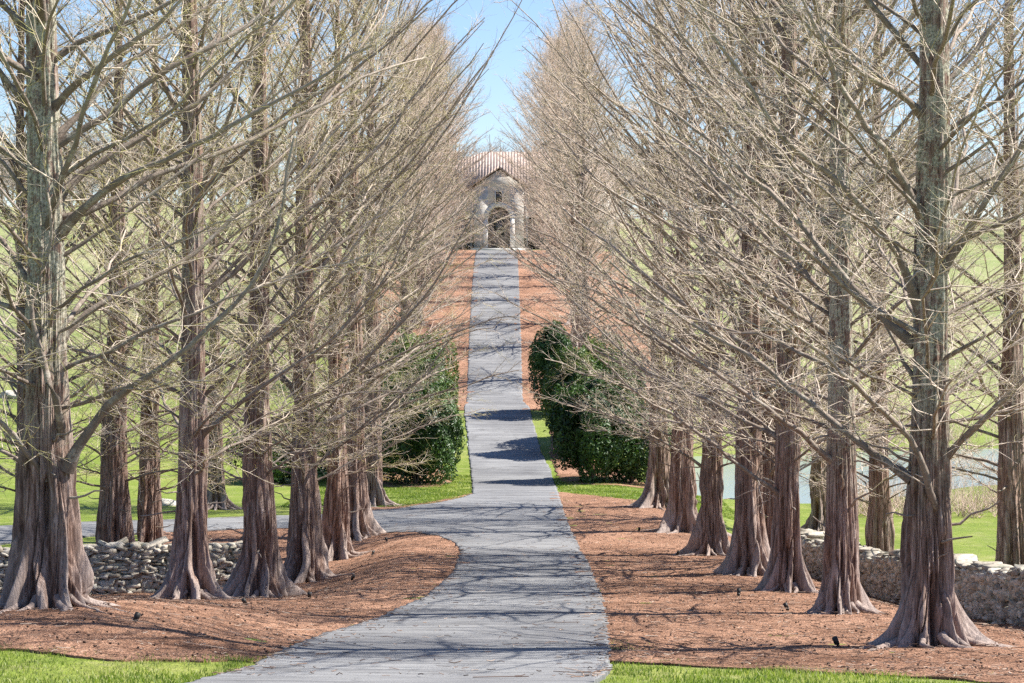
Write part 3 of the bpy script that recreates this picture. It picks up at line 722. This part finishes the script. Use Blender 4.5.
shrub('evergreen_shrub', -6.9, 97.5, 1.9, 2.0, 3.8, 15000, .09, M['holly'], 'dark shrub farther left behind the left row trunks', GS, 3)
shrub('evergreen_shrub', -9.8, 96, 1.7, 1.8, 2.6, 12000, .085, M['holly'], 'low dark shrub seen between the left row trunks', GS, 4)
shrub('evergreen_shrub', 3.3, 96, 1.75, 1.9, 4.3, 24000, .085, M['holly'], 'large dark rounded shrub right of the drive, nearest to the lawn', GS, 5)
shrub('evergreen_shrub', 5.0, 97.6, 1.6, 1.9, 3.5, 16000, .085, M['holly'], 'dark shrub touching the large one, behind the last right row trunk', GS, 6)
shrub('evergreen_shrub', 2.95, 108.5, 1.45, 1.7, 4.7, 18000, .09, M['laurel'], 'olive green shrub behind the large dark one right of the drive', GS, 7)
shrub('evergreen_shrub', 2.15, 119.5, 1.1, 1.4, 4.6, 14000, .09, M['holly'], 'tall narrow dark shrub close to the drive at the foot of the hill', GS, 8, .05)
shrub('evergreen_shrub', 4.6, 112, 1.9, 2.0, 5.2, 15000, .1, M['laurel'], 'tall olive shrub behind the right row of trees at the hill foot', GS, 9)

# ------------------------------------------------------------------ stone walls
def stone_unit():
    import bmesh
    bm = bmesh.new(); bmesh.ops.create_cube(bm, size=1); bmesh.ops.bevel(bm, geom=bm.edges[:], offset=.16, segments=1, affect='EDGES')
    bmesh.ops.triangulate(bm, faces=bm.faces[:])
    V = np.array([v.co[:] for v in bm.verts]); Fc = np.array([[v.index for v in f.verts] for f in bm.faces]); bm.free(); return V, Fc
SV, SF = stone_unit()
def stones(rng, specs):
    n = len(specs); S = np.array(specs)     # cx cy cz lx ly lz yaw
    J = rng.normal(0, .10, (n, len(SV), 3)); V = (SV[None] + J) * S[:, None, 3:6]
    rx = rng.normal(0, .24, n); c, s = np.cos(rx), np.sin(rx)
    x = V[..., 0] * c[:, None] - V[..., 2] * s[:, None]; z = V[..., 0] * s[:, None] + V[..., 2] * c[:, None]
    c, s = np.cos(S[:, 6]), np.sin(S[:, 6]); y = V[..., 1]
    V = np.stack([x * c[:, None] - y * s[:, None], x * s[:, None] + y * c[:, None], z], -1) + S[:, None, :3]
    Fc = (SF[None] + (np.arange(n) * len(SV))[:, None, None]).reshape(-1, 3)
    return V.reshape(-1, 3), Fc, np.repeat(rng.random(n), len(SV))
def wall(A, B, h, seed, label, tone=1.0, tilt=0.0):
    rng = np.random.default_rng(seed); A = np.array(A); B = np.array(B); L = np.linalg.norm(B - A); d = (B - A) / L
    nrm = np.array([d[1], -d[0]]); yaw = math.atan2(d[1], d[0])
    mid = (A + B) / 2; t = empty('stone_wall', (mid[0], mid[1], h1(*mid))); tag(t, label, 'wall', 'dry stone walls behind the tree rows')
    O = np.array(t.location)
    specs = []
    for side in (-1, 1):
        z = -.12
        while z < h - .07:
            ch = rng.uniform(.04, .10); u = rng.uniform(-.2, 0)
            while u < L:
                w = rng.uniform(.07, .26) * (1 if rng.random() < .8 else 1.5)
                p = A + d * (u + w / 2) + nrm * side * (.21 - .06 * z / h + rng.normal(0, .02))
                hh = h1(*p) if specs is None else None
                specs.append([p[0], p[1], z + ch / 2 + rng.normal(0, .018), w * rng.uniform(.95, 1.3), rng.uniform(.24, .36), ch * rng.uniform(1.0, 1.9), yaw + rng.normal(0, .1)])
                u += w
            z += ch
    S = np.array(specs); S[:, 2] += H(S[:, 0], S[:, 1]) + fbm(S[:, 0] * .8, S[:, 1] * .8, seed) * .12
    S[:, :3] -= O
    V, Fc, T = stones(rng, S); mesh_np('rubble', V, Fc, M['stone'], t, attr={'tw': T * tone})
    specs = []; u = 0
    while u < L:
        w = rng.uniform(.25, .6); p = A + d * (u + w / 2)
        specs.append([p[0], p[1], h + .0 + rng.normal(0, .012 + tilt * .035), w * 1.02, rng.uniform(.42, .6), rng.uniform(.05, .1), yaw + rng.normal(0, .08)]); u += w
    S = np.array(specs); S[:, 2] += H(S[:, 0], S[:, 1]) + fbm(S[:, 0] * .8, S[:, 1] * .8, seed) * .12
    S[:, :3] -= O
    V, Fc, T = stones(rng, S); mesh_np('coping', V, Fc, M['stone'], t, attr={'tw': T * tone * (.6 if tilt else .85)})
    # earth and small stones that fill the inside
    k = 24; uu = np.linspace(0.05, L - .05, k); mb = MB()
    Vc = []; 
    for q in uu:
        p = A + d * q; g0 = h1(*p)
        for sx, zz in ((-.24, -.2), (.24, -.2), (.17, h - .06), (-.17, h - .06)):
            Vc.append((p[0] + nrm[0] * sx - O[0], p[1] + nrm[1] * sx - O[1], g0 + zz - O[2]))
    Qc = [(4 * i + a, 4 * i + (a + 1) % 4, 4 * i + 4 + (a + 1) % 4, 4 * i + 4 + a) for i in range(k - 1) for a in range(4)] + [(3, 2, 1, 0), (4 * k - 4, 4 * k - 3, 4 * k - 2, 4 * k - 1)]
    mesh_np('core', Vc, np.array(Qc), mat_dirt, t)
mat_dirt = mat_simple('wall_fill_earth', (.14, .12, .10), (.28, .25, .21), 8)
a_ = col(-190, 50.2); b_ = col(262, 53.4)
wall(a_, b_, 1.08, 7, 'low dry stone wall with flat coping behind the left row of trees')
wall((10.2, 26), (8.95, 40.5), .95, 8, 'near length of dark rubble stone wall running past the right picture edge', .75, 1)
wall((8.9, 40.9), (8.0, 65.5), .98, 9, 'long rubble stone wall receding behind the right row of trees', .75, 1)

# ------------------------------------------------------------------ spot lights on stakes in the beds
def lamp_parts(t, seed):
    rng = random.Random(seed)
    s = MB(); s.cyl((0, 0, -.12), .009, .009, .15, 8); s.build('stake', M['black'], t, True)
    yaw = rng.uniform(0, 6.28); ax = (math.cos(yaw) * .5, math.sin(yaw) * .5, .85)
    h = MB(); h.cyl((0, 0, .0), .018, .026, .03, 12, ax); h.cyl((ax[0] * .03, ax[1] * .03, ax[2] * .03), .026, .03, .075, 14, ax); h.build('lamp_head', M['black'], t, True)
first = None
lamps = [(133, 626, 'beside the massive leftmost tree', 1), (246, 608, 'between the tree before the wall and the braided root tree', 2), (309, 601, 'right of the braided root tree', 3),
         (351, 582, 'alone in the left bed, third from its tip', 4), (372, 557, 'near the tip of the left bed, nearer one', 5), (387, 543, 'at the very tip of the left bed', 6),
         (394, 506, 'beside the side drive below the round shrub', 7), (639, 533, 'farthest one in the right bed', 8), (677, 557, 'in the right bed left of the narrow tree', 9),
         (739, 598, 'in the right bed before the twin trunks', 10), (789, 613, 'in the right bed left of the slender lichened tree', 11), (839, 650, 'nearest one in the right bed, by the hollow tree', 12)]
for x_, y_, wh, sd in lamps:
    X_, Y_ = at(x_, y_)
    sc = 1.25
    if first is None:
        t = first = empty('garden_spotlight', (X_, Y_, h1(X_, Y_) + .03)); lamp_parts(t, 1)
    else:
        t = first.copy(); C.objects.link(t); t.location = (X_, Y_, h1(X_, Y_) + .03); t.rotation_euler = (0, 0, sd * 1.3)
        for ch in list(first.children):
            c2 = ch.copy(); C.objects.link(c2); c2.parent = t
    t.scale = (sc, sc, sc)
    tag(t, 'small black garden spotlight ' + wh, 'garden light', 'black garden spotlights in the mulch')

# ------------------------------------------------------------------ gatehouse at the top of the hill
ms = mat_simple('pale_limestone_wall', (.36, .34, .31), (.55, .53, .50), 3, .9, .4, .03)
mtile, nt, b = newmat('terracotta_tile'); p = obj_pos(nt)
wv = nt.nodes.new('ShaderNodeTexWave'); wv.inputs['Scale'].default_value = 1.1; wv.bands_direction = 'X'; wv.inputs['Distortion'].default_value = .4; nt.links.new(p, wv.inputs['Vector'])
c = mix(nt, .6, ramp(nt, noise(nt, p, 4, 4), [(.3, (.36, .26, .22)), (.7, (.54, .43, .37))]), ramp(nt, wv.outputs[1], [(.2, (.4, .4, .4)), (.6, (1, 1, 1))]), 'MULTIPLY')
nt.links.new(c, b.inputs['Base Color']); b.inputs['Roughness'].default_value = .85; bump(nt, b, wv.outputs[1], 1, .06)
mglass = mat_simple('dark_window_glass', (.02, .022, .022), (.05, .055, .05), 2, .15, .05, .01, .6)
mdoor = mat_simple('aged_brown_door_wood', (.2, .17, .145), (.34, .29, .25), 5, .7, .4, .01, .3, (6, 6, .5))
mtrim = mat_simple('light_stone_trim', (.5, .48, .45), (.66, .64, .60), 5, .85, .3, .01)
def arch_pts(x0, x1, z0, zs, n=12):
    r = (x1 - x0) / 2; cx = (x0 + x1) / 2
    return [(x0, z0), (x1, z0)] + [(cx + r * math.cos(a), zs + r * math.sin(a)) for a in np.linspace(0, PI, n)]
def arch_ring(mb, x0, x1, z0, zs, w, y0, y1, n=14):
    cx = (x0 + x1) / 2; r = (x1 - x0) / 2
    A = np.linspace(0, PI, n)
    inn = [(x1, z0)] + [(cx + r * math.cos(a), zs + r * math.sin(a)) for a in A] + [(x0, z0)]
    out = [(x1 + w, z0)] + [(cx + (r + w) * math.cos(a), zs + (r + w) * math.sin(a)) for a in A] + [(x0 - w, z0)]
    for i in range(len(inn) - 1):
        q = [inn[i], out[i], out[i + 1], inn[i + 1]]
        V = [(x, y0, z) for x, z in q] + [(x, y1, z) for x, z in q]
        mb.add(V, f4=[(0, 1, 2, 3), (7, 6, 5, 4), (0, 4, 5, 1), (1, 5, 6, 2), (2, 6, 7, 3), (3, 7, 4, 0)])
def wall_with_arch(mb, x0, x1, zt, ax0, ax1, zs, y0, y1):
    """wall piece x0..x1 with an arched opening ax0..ax1"""
    mb.box(x0, ax0, y0, y1, 0, zt); mb.box(ax1, x1, y0, y1, 0, zt)
    r = (ax1 - ax0) / 2; cx = (ax0 + ax1) / 2; A = np.linspace(0, PI, 13)
    for i in range(12):
        xa, za = cx + r * math.cos(A[i]), zs + r * math.sin(A[i]); xb, zb = cx + r * math.cos(A[i + 1]), zs + r * math.sin(A[i + 1])
        V = [(xa, y0, za), (xb, y0, zb), (xb, y0, zt), (xa, y0, zt), (xa, y1, za), (xb, y1, zb), (xb, y1, zt), (xa, y1, zt)]
        mb.add(V, f4=[(0, 3, 2, 1), (4, 5, 6, 7), (0, 1, 5, 4)])
HX, HYD = (499 - CX) * 222 / F, 222.0
g0 = h1(HX, HYD)
house = empty('gatehouse', (HX, HYD, g0)); tag(house, 'pale stone gatehouse with arched entrance and terracotta roof at the top of the drive', 'building')
mb = MB()
wall_with_arch(mb, -2.35, 2.35, 6.0, -1.05, 1.05, 3.0, 0, 1.2)
mb.prism([(-2.35, 6.0), (2.35, 6.0), (0, 7.6)], 0, 1.2)
for sgn in (-1, 1):
    a0, a1 = (2.35, 11.5) if sgn > 0 else (-11.5, -2.35)
    c0 = 3.6 * sgn
    wall_with_arch(mb, a0, min(a1, 5.2) if sgn > 0 else a1, 5.6, 2.7, 4.3, 2.6, 1.2, 1.7) if sgn > 0 else wall_with_arch(mb, -5.2, a1, 5.6, -4.3, -2.7, 2.6, 1.2, 1.7)
    if sgn > 0: mb.box(5.2, 11.5, 1.2, 1.7, 0, 5.6)
    else: mb.box(-11.5, -5.2, 1.2, 1.7, 0, 5.6)
mb.box(-11.5, -11.0, 1.7, 9, 0, 5.6); mb.box(11.0, 11.5, 1.7, 9, 0, 5.6); mb.box(-11.5, 11.5, 9, 9.5, 0, 5.6)
mb.build('wall', ms, house)
mb = MB(); arch_ring(mb, -1.05, 1.05, 0, 3.0, .45, -.08, .3); tr = mb.build('door_surround', mtrim, house)
mb = MB(); mb.prism(arch_pts(-1.05, 1.05, 0, 3.0), .5, .6); dr = mb.build('door', mdoor, house)
mb = MB(); mb.box(-.5, .5, .44, .48, 1.2, 3.1); mb.build('pane', mglass, dr)
for c0 in (-3.5, 3.5):
    mb = MB(); mb.prism(arch_pts(c0 - .8, c0 + .8, 0, 2.6), 1.45, 1.5); w_ = mb.build('window', mglass, house)
    mb = MB(); arch_ring(mb, c0 - .78, c0 + .78, .02, 2.6, .16, 1.12, 1.44)
    mb.box(c0 - .03, c0 + .03, 1.38, 1.43, 0, 3.3); mb.box(c0 - .75, c0 + .75, 1.37, 1.42, 1.5, 1.57); mb.build('frame', mtrim, w_)
mb = MB(); mb.box(-.3, .3, -.02, .05, 4.5, 5.5); w_ = mb.build('window', mglass, house)
mb = MB(); mb.box(-.4, -.3, -.07, .06, 4.42, 5.58); mb.box(.3, .4, -.07, .06, 4.42, 5.58); mb.box(-.3, .3, -.07, .06, 5.5, 5.58); mb.box(-.3, .3, -.1, .06, 4.38, 4.5); mb.build('frame', mtrim, w_)
mb = MB()
V = [(-12, .8, 5.6), (12, .8, 5.6), (12, 10, 5.6), (-12, 10, 5.6), (-1.5, 5.4, 9.6), (8.5, 5.4, 9.6)]
mb.add(V, f3=[(0, 4, 3), (1, 2, 5)], f4=[(0, 1, 5, 4), (2, 3, 4, 5), (3, 2, 1, 0)])
mb.prism([(-2.75, 5.85), (-2.75, 6.05), (0, 7.95), (0, 7.72)], -.3, 4.5); mb.prism([(0, 7.72), (0, 7.95), (2.75, 6.05), (2.75, 5.85)], -.3, 4.5)
mb.build('roof', mtile, house)
mb = MB(); mb.box(-2.6, 2.6, -2.2, -.1, -.3, .12); mb.build('threshold', mtrim, house)

# ------------------------------------------------------------------ distant woods, brush and rock
def woods():
    rng = np.random.default_rng(77); acc = Acc(); n0 = 34
    z = rng.uniform(.25, .95, n0); phi = rng.uniform(0, 2 * PI, n0); L = .36 * (1.15 - z) + .08
    t = np.linspace(0, 1, 4)
    P = np.stack([np.cos(phi)[:, None] * L[:, None] * t, np.sin(phi)[:, None] * L[:, None] * t, z[:, None] * .75 + L[:, None] * t[None] * .9], -1)
    P += wiggle(rng, n0, 4, L * .25)
    tr = np.array([[[0, 0, 0], [.01, 0, .3], [0, .01, .6], [0, 0, .95]]])
    acc.add(*tubes(tr, np.array([[.014, .012, .007, .002]]), 4, np.array([.1])))
    R = .004 * (1 - .7 * t[None]) * np.ones((n0, 1)); acc.add(*tubes(P, R, 3, np.full(n0, .3)))
    P2, R2 = children(rng, P, R, 7, .15, (.06, .2), (20, 60), .0022, 3, lambda r, m: r.uniform(.4, .8, m), 3, acc, up=.2, rmin=.0016)
    children(rng, P2, R2, 2, .3, (.04, .1), (20, 60), .0016, 2, lambda r, m: r.uniform(.5, 1, m), 3, acc, up=.2, rmin=.0014)
    V, Q, T = acc.out()
    out = Acc(); m = 0
    for k in range(210):
        band = k % 3
        Y = rng.uniform(395, 470) + band * 18; X = rng.uniform(-150, 150)
        if k < 26: Y = rng.uniform(290, 380); X = rng.choice([-1, 1]) * rng.uniform(50, 95)
        s = rng.uniform(11, 19); a = rng.uniform(0, 6.28); c, s_ = math.cos(a), math.sin(a)
        W = np.stack([(V[:, 0] * c - V[:, 1] * s_) * s * 1.25, (V[:, 0] * s_ + V[:, 1] * c) * s * 1.25, V[:, 2] * s], 1) + [X, Y, h1(X, Y) - .2]
        out.add(W, Q, T)
    V, Q, T = out.out()
    o = mesh_np('woods', V, Q, M['wood'], attr={'tw': T}); tag(o, 'hazy brown leafless woods along the far ridge', 'woods', kind='stuff')
woods()
def brush():
    rng = np.random.default_rng(5); acc = Acc(); pts = []
    for k in range(900):
        if k < 500: X, Y = rng.uniform(12, 30), rng.uniform(83, 90)
        else: X, Y = rng.uniform(6, 40), rng.uniform(122, 133)
        pts.append((X, Y))
    pts = np.array(pts); pts = pts[sdf(pts[:, 0], pts[:, 1], POND) > .3]
    n = len(pts); z = H(pts[:, 0], pts[:, 1]); base = np.column_stack([pts, z]); k = 9
    base = np.repeat(base, k, 0); m = len(base)
    D = norm(np.column_stack([rng.normal(0, .45, (m, 2)), np.ones(m)])); L = rng.uniform(.4, 1.5, m); t = np.linspace(0, 1, 4)
    P = base[:, None] + D[:, None] * L[:, None, None] * t[None, :, None] + wiggle(rng, m, 4, L * .2)
    acc.add(*tubes(P, (.009 * (1 - .7 * t))[None] * np.ones((m, 1)), 3, rng.uniform(.4, 1, m))); V, Q, T = acc.out()
    tag(mesh_np('brush', V, Q, M['twig_far'], attr={'tw': T}), 'dry tan brush along the banks of the pond', 'brush', kind='stuff')
brush()
def rock(x, y, s, seed, label):
    import bmesh
    X, Y = at(x, y); bm = bmesh.new(); bmesh.ops.create_icosphere(bm, subdivisions=4, radius=1)
    V = np.array([v.co[:] for v in bm.verts]); Fc = np.array([[v.index for v in f.verts] for f in bm.faces]); bm.free()
    n = fbm(V[:, 0] * 1.4 + V[:, 2], V[:, 1] * 1.4 + V[:, 2] * .5, seed, 4)
    V = V * (1 + .5 * n[:, None]) * np.array(s)
    o = mesh_np('rock', V, Fc, M['stone'], attr={'tw': np.full(len(V), .7)}); o.location = (X, Y, h1(X, Y)); tag(o, label, 'rock', 'pale rocks in the left meadow')
rock(162, 506, (.6, .45, .2), 1, 'flat pale rock lying in the grass beyond the side drive')
rock(20, 397, (1.2, .8, .35), 2, 'pale rock high in the meadow behind the leftmost tree')

# ------------------------------------------------------------------ grass blades and fallen litter
def mat_blade():
    m, nt, b = newmat('grass_blade'); a = attrn(nt, 'tw')
    c = ramp(nt, a, [(0, (.08, .13, .02)), (.4, (.16, .22, .04)), (.72, (.27, .31, .08)), (1, (.50, .44, .26))])
    nt.links.new(c, b.inputs['Base Color']); b.inputs['Roughness'].default_value = .5; b.inputs['Specular IOR Level'].default_value = .3
    tr = nt.nodes.new('ShaderNodeBsdfTranslucent'); nt.links.new(mix(nt, 1, c, (1.3, 1.5, .6), 'MULTIPLY'), tr.inputs[0])
    ms = nt.nodes.new('ShaderNodeMixShader'); ms.inputs[0].default_value = .35
    nt.links.new(b.outputs[0], ms.inputs[1]); nt.links.new(tr.outputs[0], ms.inputs[2]); nt.links.new(ms.outputs[0], nt.nodes['Material Output'].inputs[0]); return m
def grass():
    rng = np.random.default_rng(9)
    n = 170000; X = rng.uniform(-9, 9, n); Y = 17 + 14 * rng.random(n) ** .8
    n2 = 120000; X = np.concatenate([X, rng.uniform(-8, 8, n2)]); Y = np.concatenate([Y, rng.uniform(80, 100, n2)])
    k = (sdf(X, Y, drive) > .04) & (sdf(X, Y, bed_left) + .3 * fbm(X * 3, Y * 3, 2) > -.5 * rng.random(X.shape) ** 3) & (sdf(X, Y, bed_right) + .5 * fbm(X * 3, Y * 3, 12) > -.12 - .6 * rng.random(X.shape) ** 3)
    k &= (fbm(X * 1.7, Y * 1.7, 31) > -.42 + rng.random(X.shape) * .5)
    k &= (Y < 40) | ((sdf(X, Y, POND) > .5))
    X = X[k]; Y = Y[k]; n = len(X); Z = H(X, Y)
    f = np.where(Y > 50, 2.0, 1.0)
    h = rng.uniform(.022, .06, n) * (1 + .8 * fbm(X, Y, 4)) * np.where(Y > 50, 1.2, 1); w = rng.uniform(.002, .0045, n) * f * 1.5
    a = rng.uniform(0, 2 * PI, n); lean = rng.normal(0, .4, (n, 2)) * h[:, None]
    B = np.column_stack([X, Y, Z + .0]); u = np.column_stack([np.cos(a) * w, np.sin(a) * w, np.zeros(n)])
    mid = B + np.column_stack([lean * .35, h * .6]); top = B + np.column_stack([lean, h])
    V = np.stack([B - u, B + u, mid + u * .7, mid - u * .7, top], 1).reshape(-1, 3); i = np.arange(n)[:, None] * 5
    cl = np.clip(.45 + .6 * fbm(X * .8, Y * .8, 8) + rng.normal(0, .2, n), 0, 1)
    tag(mesh_np('grass', V, [i + [[0, 1, 2, 3]], i + [[3, 2, 4]]], mat_blade(), attr={'tw': np.repeat(cl, 5)}), 'short bright green grass blades beside the beds', 'grass', kind='stuff')
grass()
def litter():
    rng = np.random.default_rng(19)
    n = 60000; Y = 24 + 60 * rng.random(n) ** 1.5; X = rng.uniform(-14, 12, n)
    s1 = sdf(X, Y, bed_left); s2 = sdf(X, Y, bed_right)
    s3 = sdf(X, Y, drive); k = (((s1 < .1) | (s2 < .1)) & (rng.random(n) < .5) & (s3 > 0)) | ((s3 < 0) & (rng.random(n) < .05 + .9 * np.exp(s3 / .16))); X = X[k]; Y = Y[k]; n = len(X)
    L = rng.uniform(.03, .16, n) * np.where(rng.random(n) < .04, 4, 1); a = rng.uniform(0, 2 * PI, n); t = np.linspace(-.5, .5, 3)
    P = np.stack([X[:, None] + np.cos(a)[:, None] * L[:, None] * t, Y[:, None] + np.sin(a)[:, None] * L[:, None] * t, np.zeros((n, 3))], -1)
    P += wiggle(rng, n, 3, L * .15)
    P[..., 2] = H(P[..., 0], P[..., 1]) + .055 + .02 * rng.random((n, 1)) + rng.normal(0, .006, (n, 3))
    V, Q, T = tubes(P, np.repeat(rng.uniform(.002, .006, n)[:, None], 3, 1), 3, rng.uniform(0, 1, n))
    m, nt, b = newmat('litter_bits'); a_ = attrn(nt, 'tw')
    nt.links.new(ramp(nt, a_, [(0, (.05, .03, .02)), (.45, (.16, .09, .06)), (.75, (.36, .24, .17)), (1, (.5, .42, .34))]), b.inputs['Base Color']); b.inputs['Roughness'].default_value = .9
    tag(mesh_np('fallen_twigs', V, Q, m, attr={'tw': T}), 'small brown fallen twigs scattered over the mulch', 'litter', kind='stuff')
    # small cones
    n = 2600; Y = 25 + 45 * rng.random(n) ** 1.6; X = rng.uniform(-12, 11, n); k = (sdf(X, Y, bed_left) < 0) | (sdf(X, Y, bed_right) < 0); X = X[k]; Y = Y[k]; n = len(X)
    S = np.column_stack([X, Y, H(X, Y) + .05, rng.uniform(.015, .034, n), rng.uniform(.015, .03, n), rng.uniform(.012, .024, n), rng.uniform(0, 3, n)])
    V, Fc, T = stones(rng, S)
    tag(mesh_np('fallen_cones', V, Fc, mat_simple('cone_brown', (.045, .028, .02), (.11, .07, .05), 20), attr={'tw': T}), 'tiny dark cones scattered over the mulch beds', 'litter', kind='stuff')
litter()

# ------------------------------------------------------------------ light, sky, camera
SUN_EL, SUN_AZ = math.radians(49), math.radians(9)       # azimuth from +X (right) turned away from the camera
d = (math.cos(SUN_AZ) * math.cos(SUN_EL), math.sin(SUN_AZ) * math.cos(SUN_EL), math.sin(SUN_EL))
sun = bpy.data.lights.new('sun', 'SUN'); sun.energy = 5.0; sun.angle = math.radians(.53); sun.color = (1, .95, .87)
so = bpy.data.objects.new('sun', sun); C.objects.link(so)
from mathutils import Vector
so.rotation_euler = Vector(d).to_track_quat('Z', 'Y').to_euler(); so.location = (40, 30, 60)
w = bpy.data.worlds.new('World'); SC.world = w; w.use_nodes = True; nt = w.node_tree
sky = nt.nodes.new('ShaderNodeTexSky'); sky.sky_type = 'NISHITA'; sky.sun_disc = False
sky.sun_elevation = SUN_EL; sky.sun_rotation = PI / 2 - SUN_AZ; sky.altitude = 100; sky.air_density = 1.0; sky.dust_density = 0; sky.ozone_density = 3
bg = nt.nodes['Background']; bg.inputs[1].default_value = .068; nt.links.new(mix(nt, 1, sky.outputs[0], (.92, .96, 1.12), 'MULTIPLY'), bg.inputs[0])
cam = bpy.data.cameras.new('camera'); co = bpy.data.objects.new('camera', cam); C.objects.link(co)
co.location = (0, 0, CZ); co.rotation_euler = (PI / 2 - math.atan(51.5 / F), 0, 0)
cam.sensor_width = 36; cam.lens = F / 1024 * 36; cam.clip_start = .1; cam.clip_end = 4000
SC.camera = co
SC.view_settings.view_transform = 'Standard'; SC.view_settings.look = 'None'; SC.view_settings.exposure = 1.25; SC.view_settings.gamma = 1
SC.cycles.max_bounces = 6; SC.cycles.diffuse_bounces = 3; SC.cycles.use_denoising = False
SC.cycles.use_adaptive_sampling = False
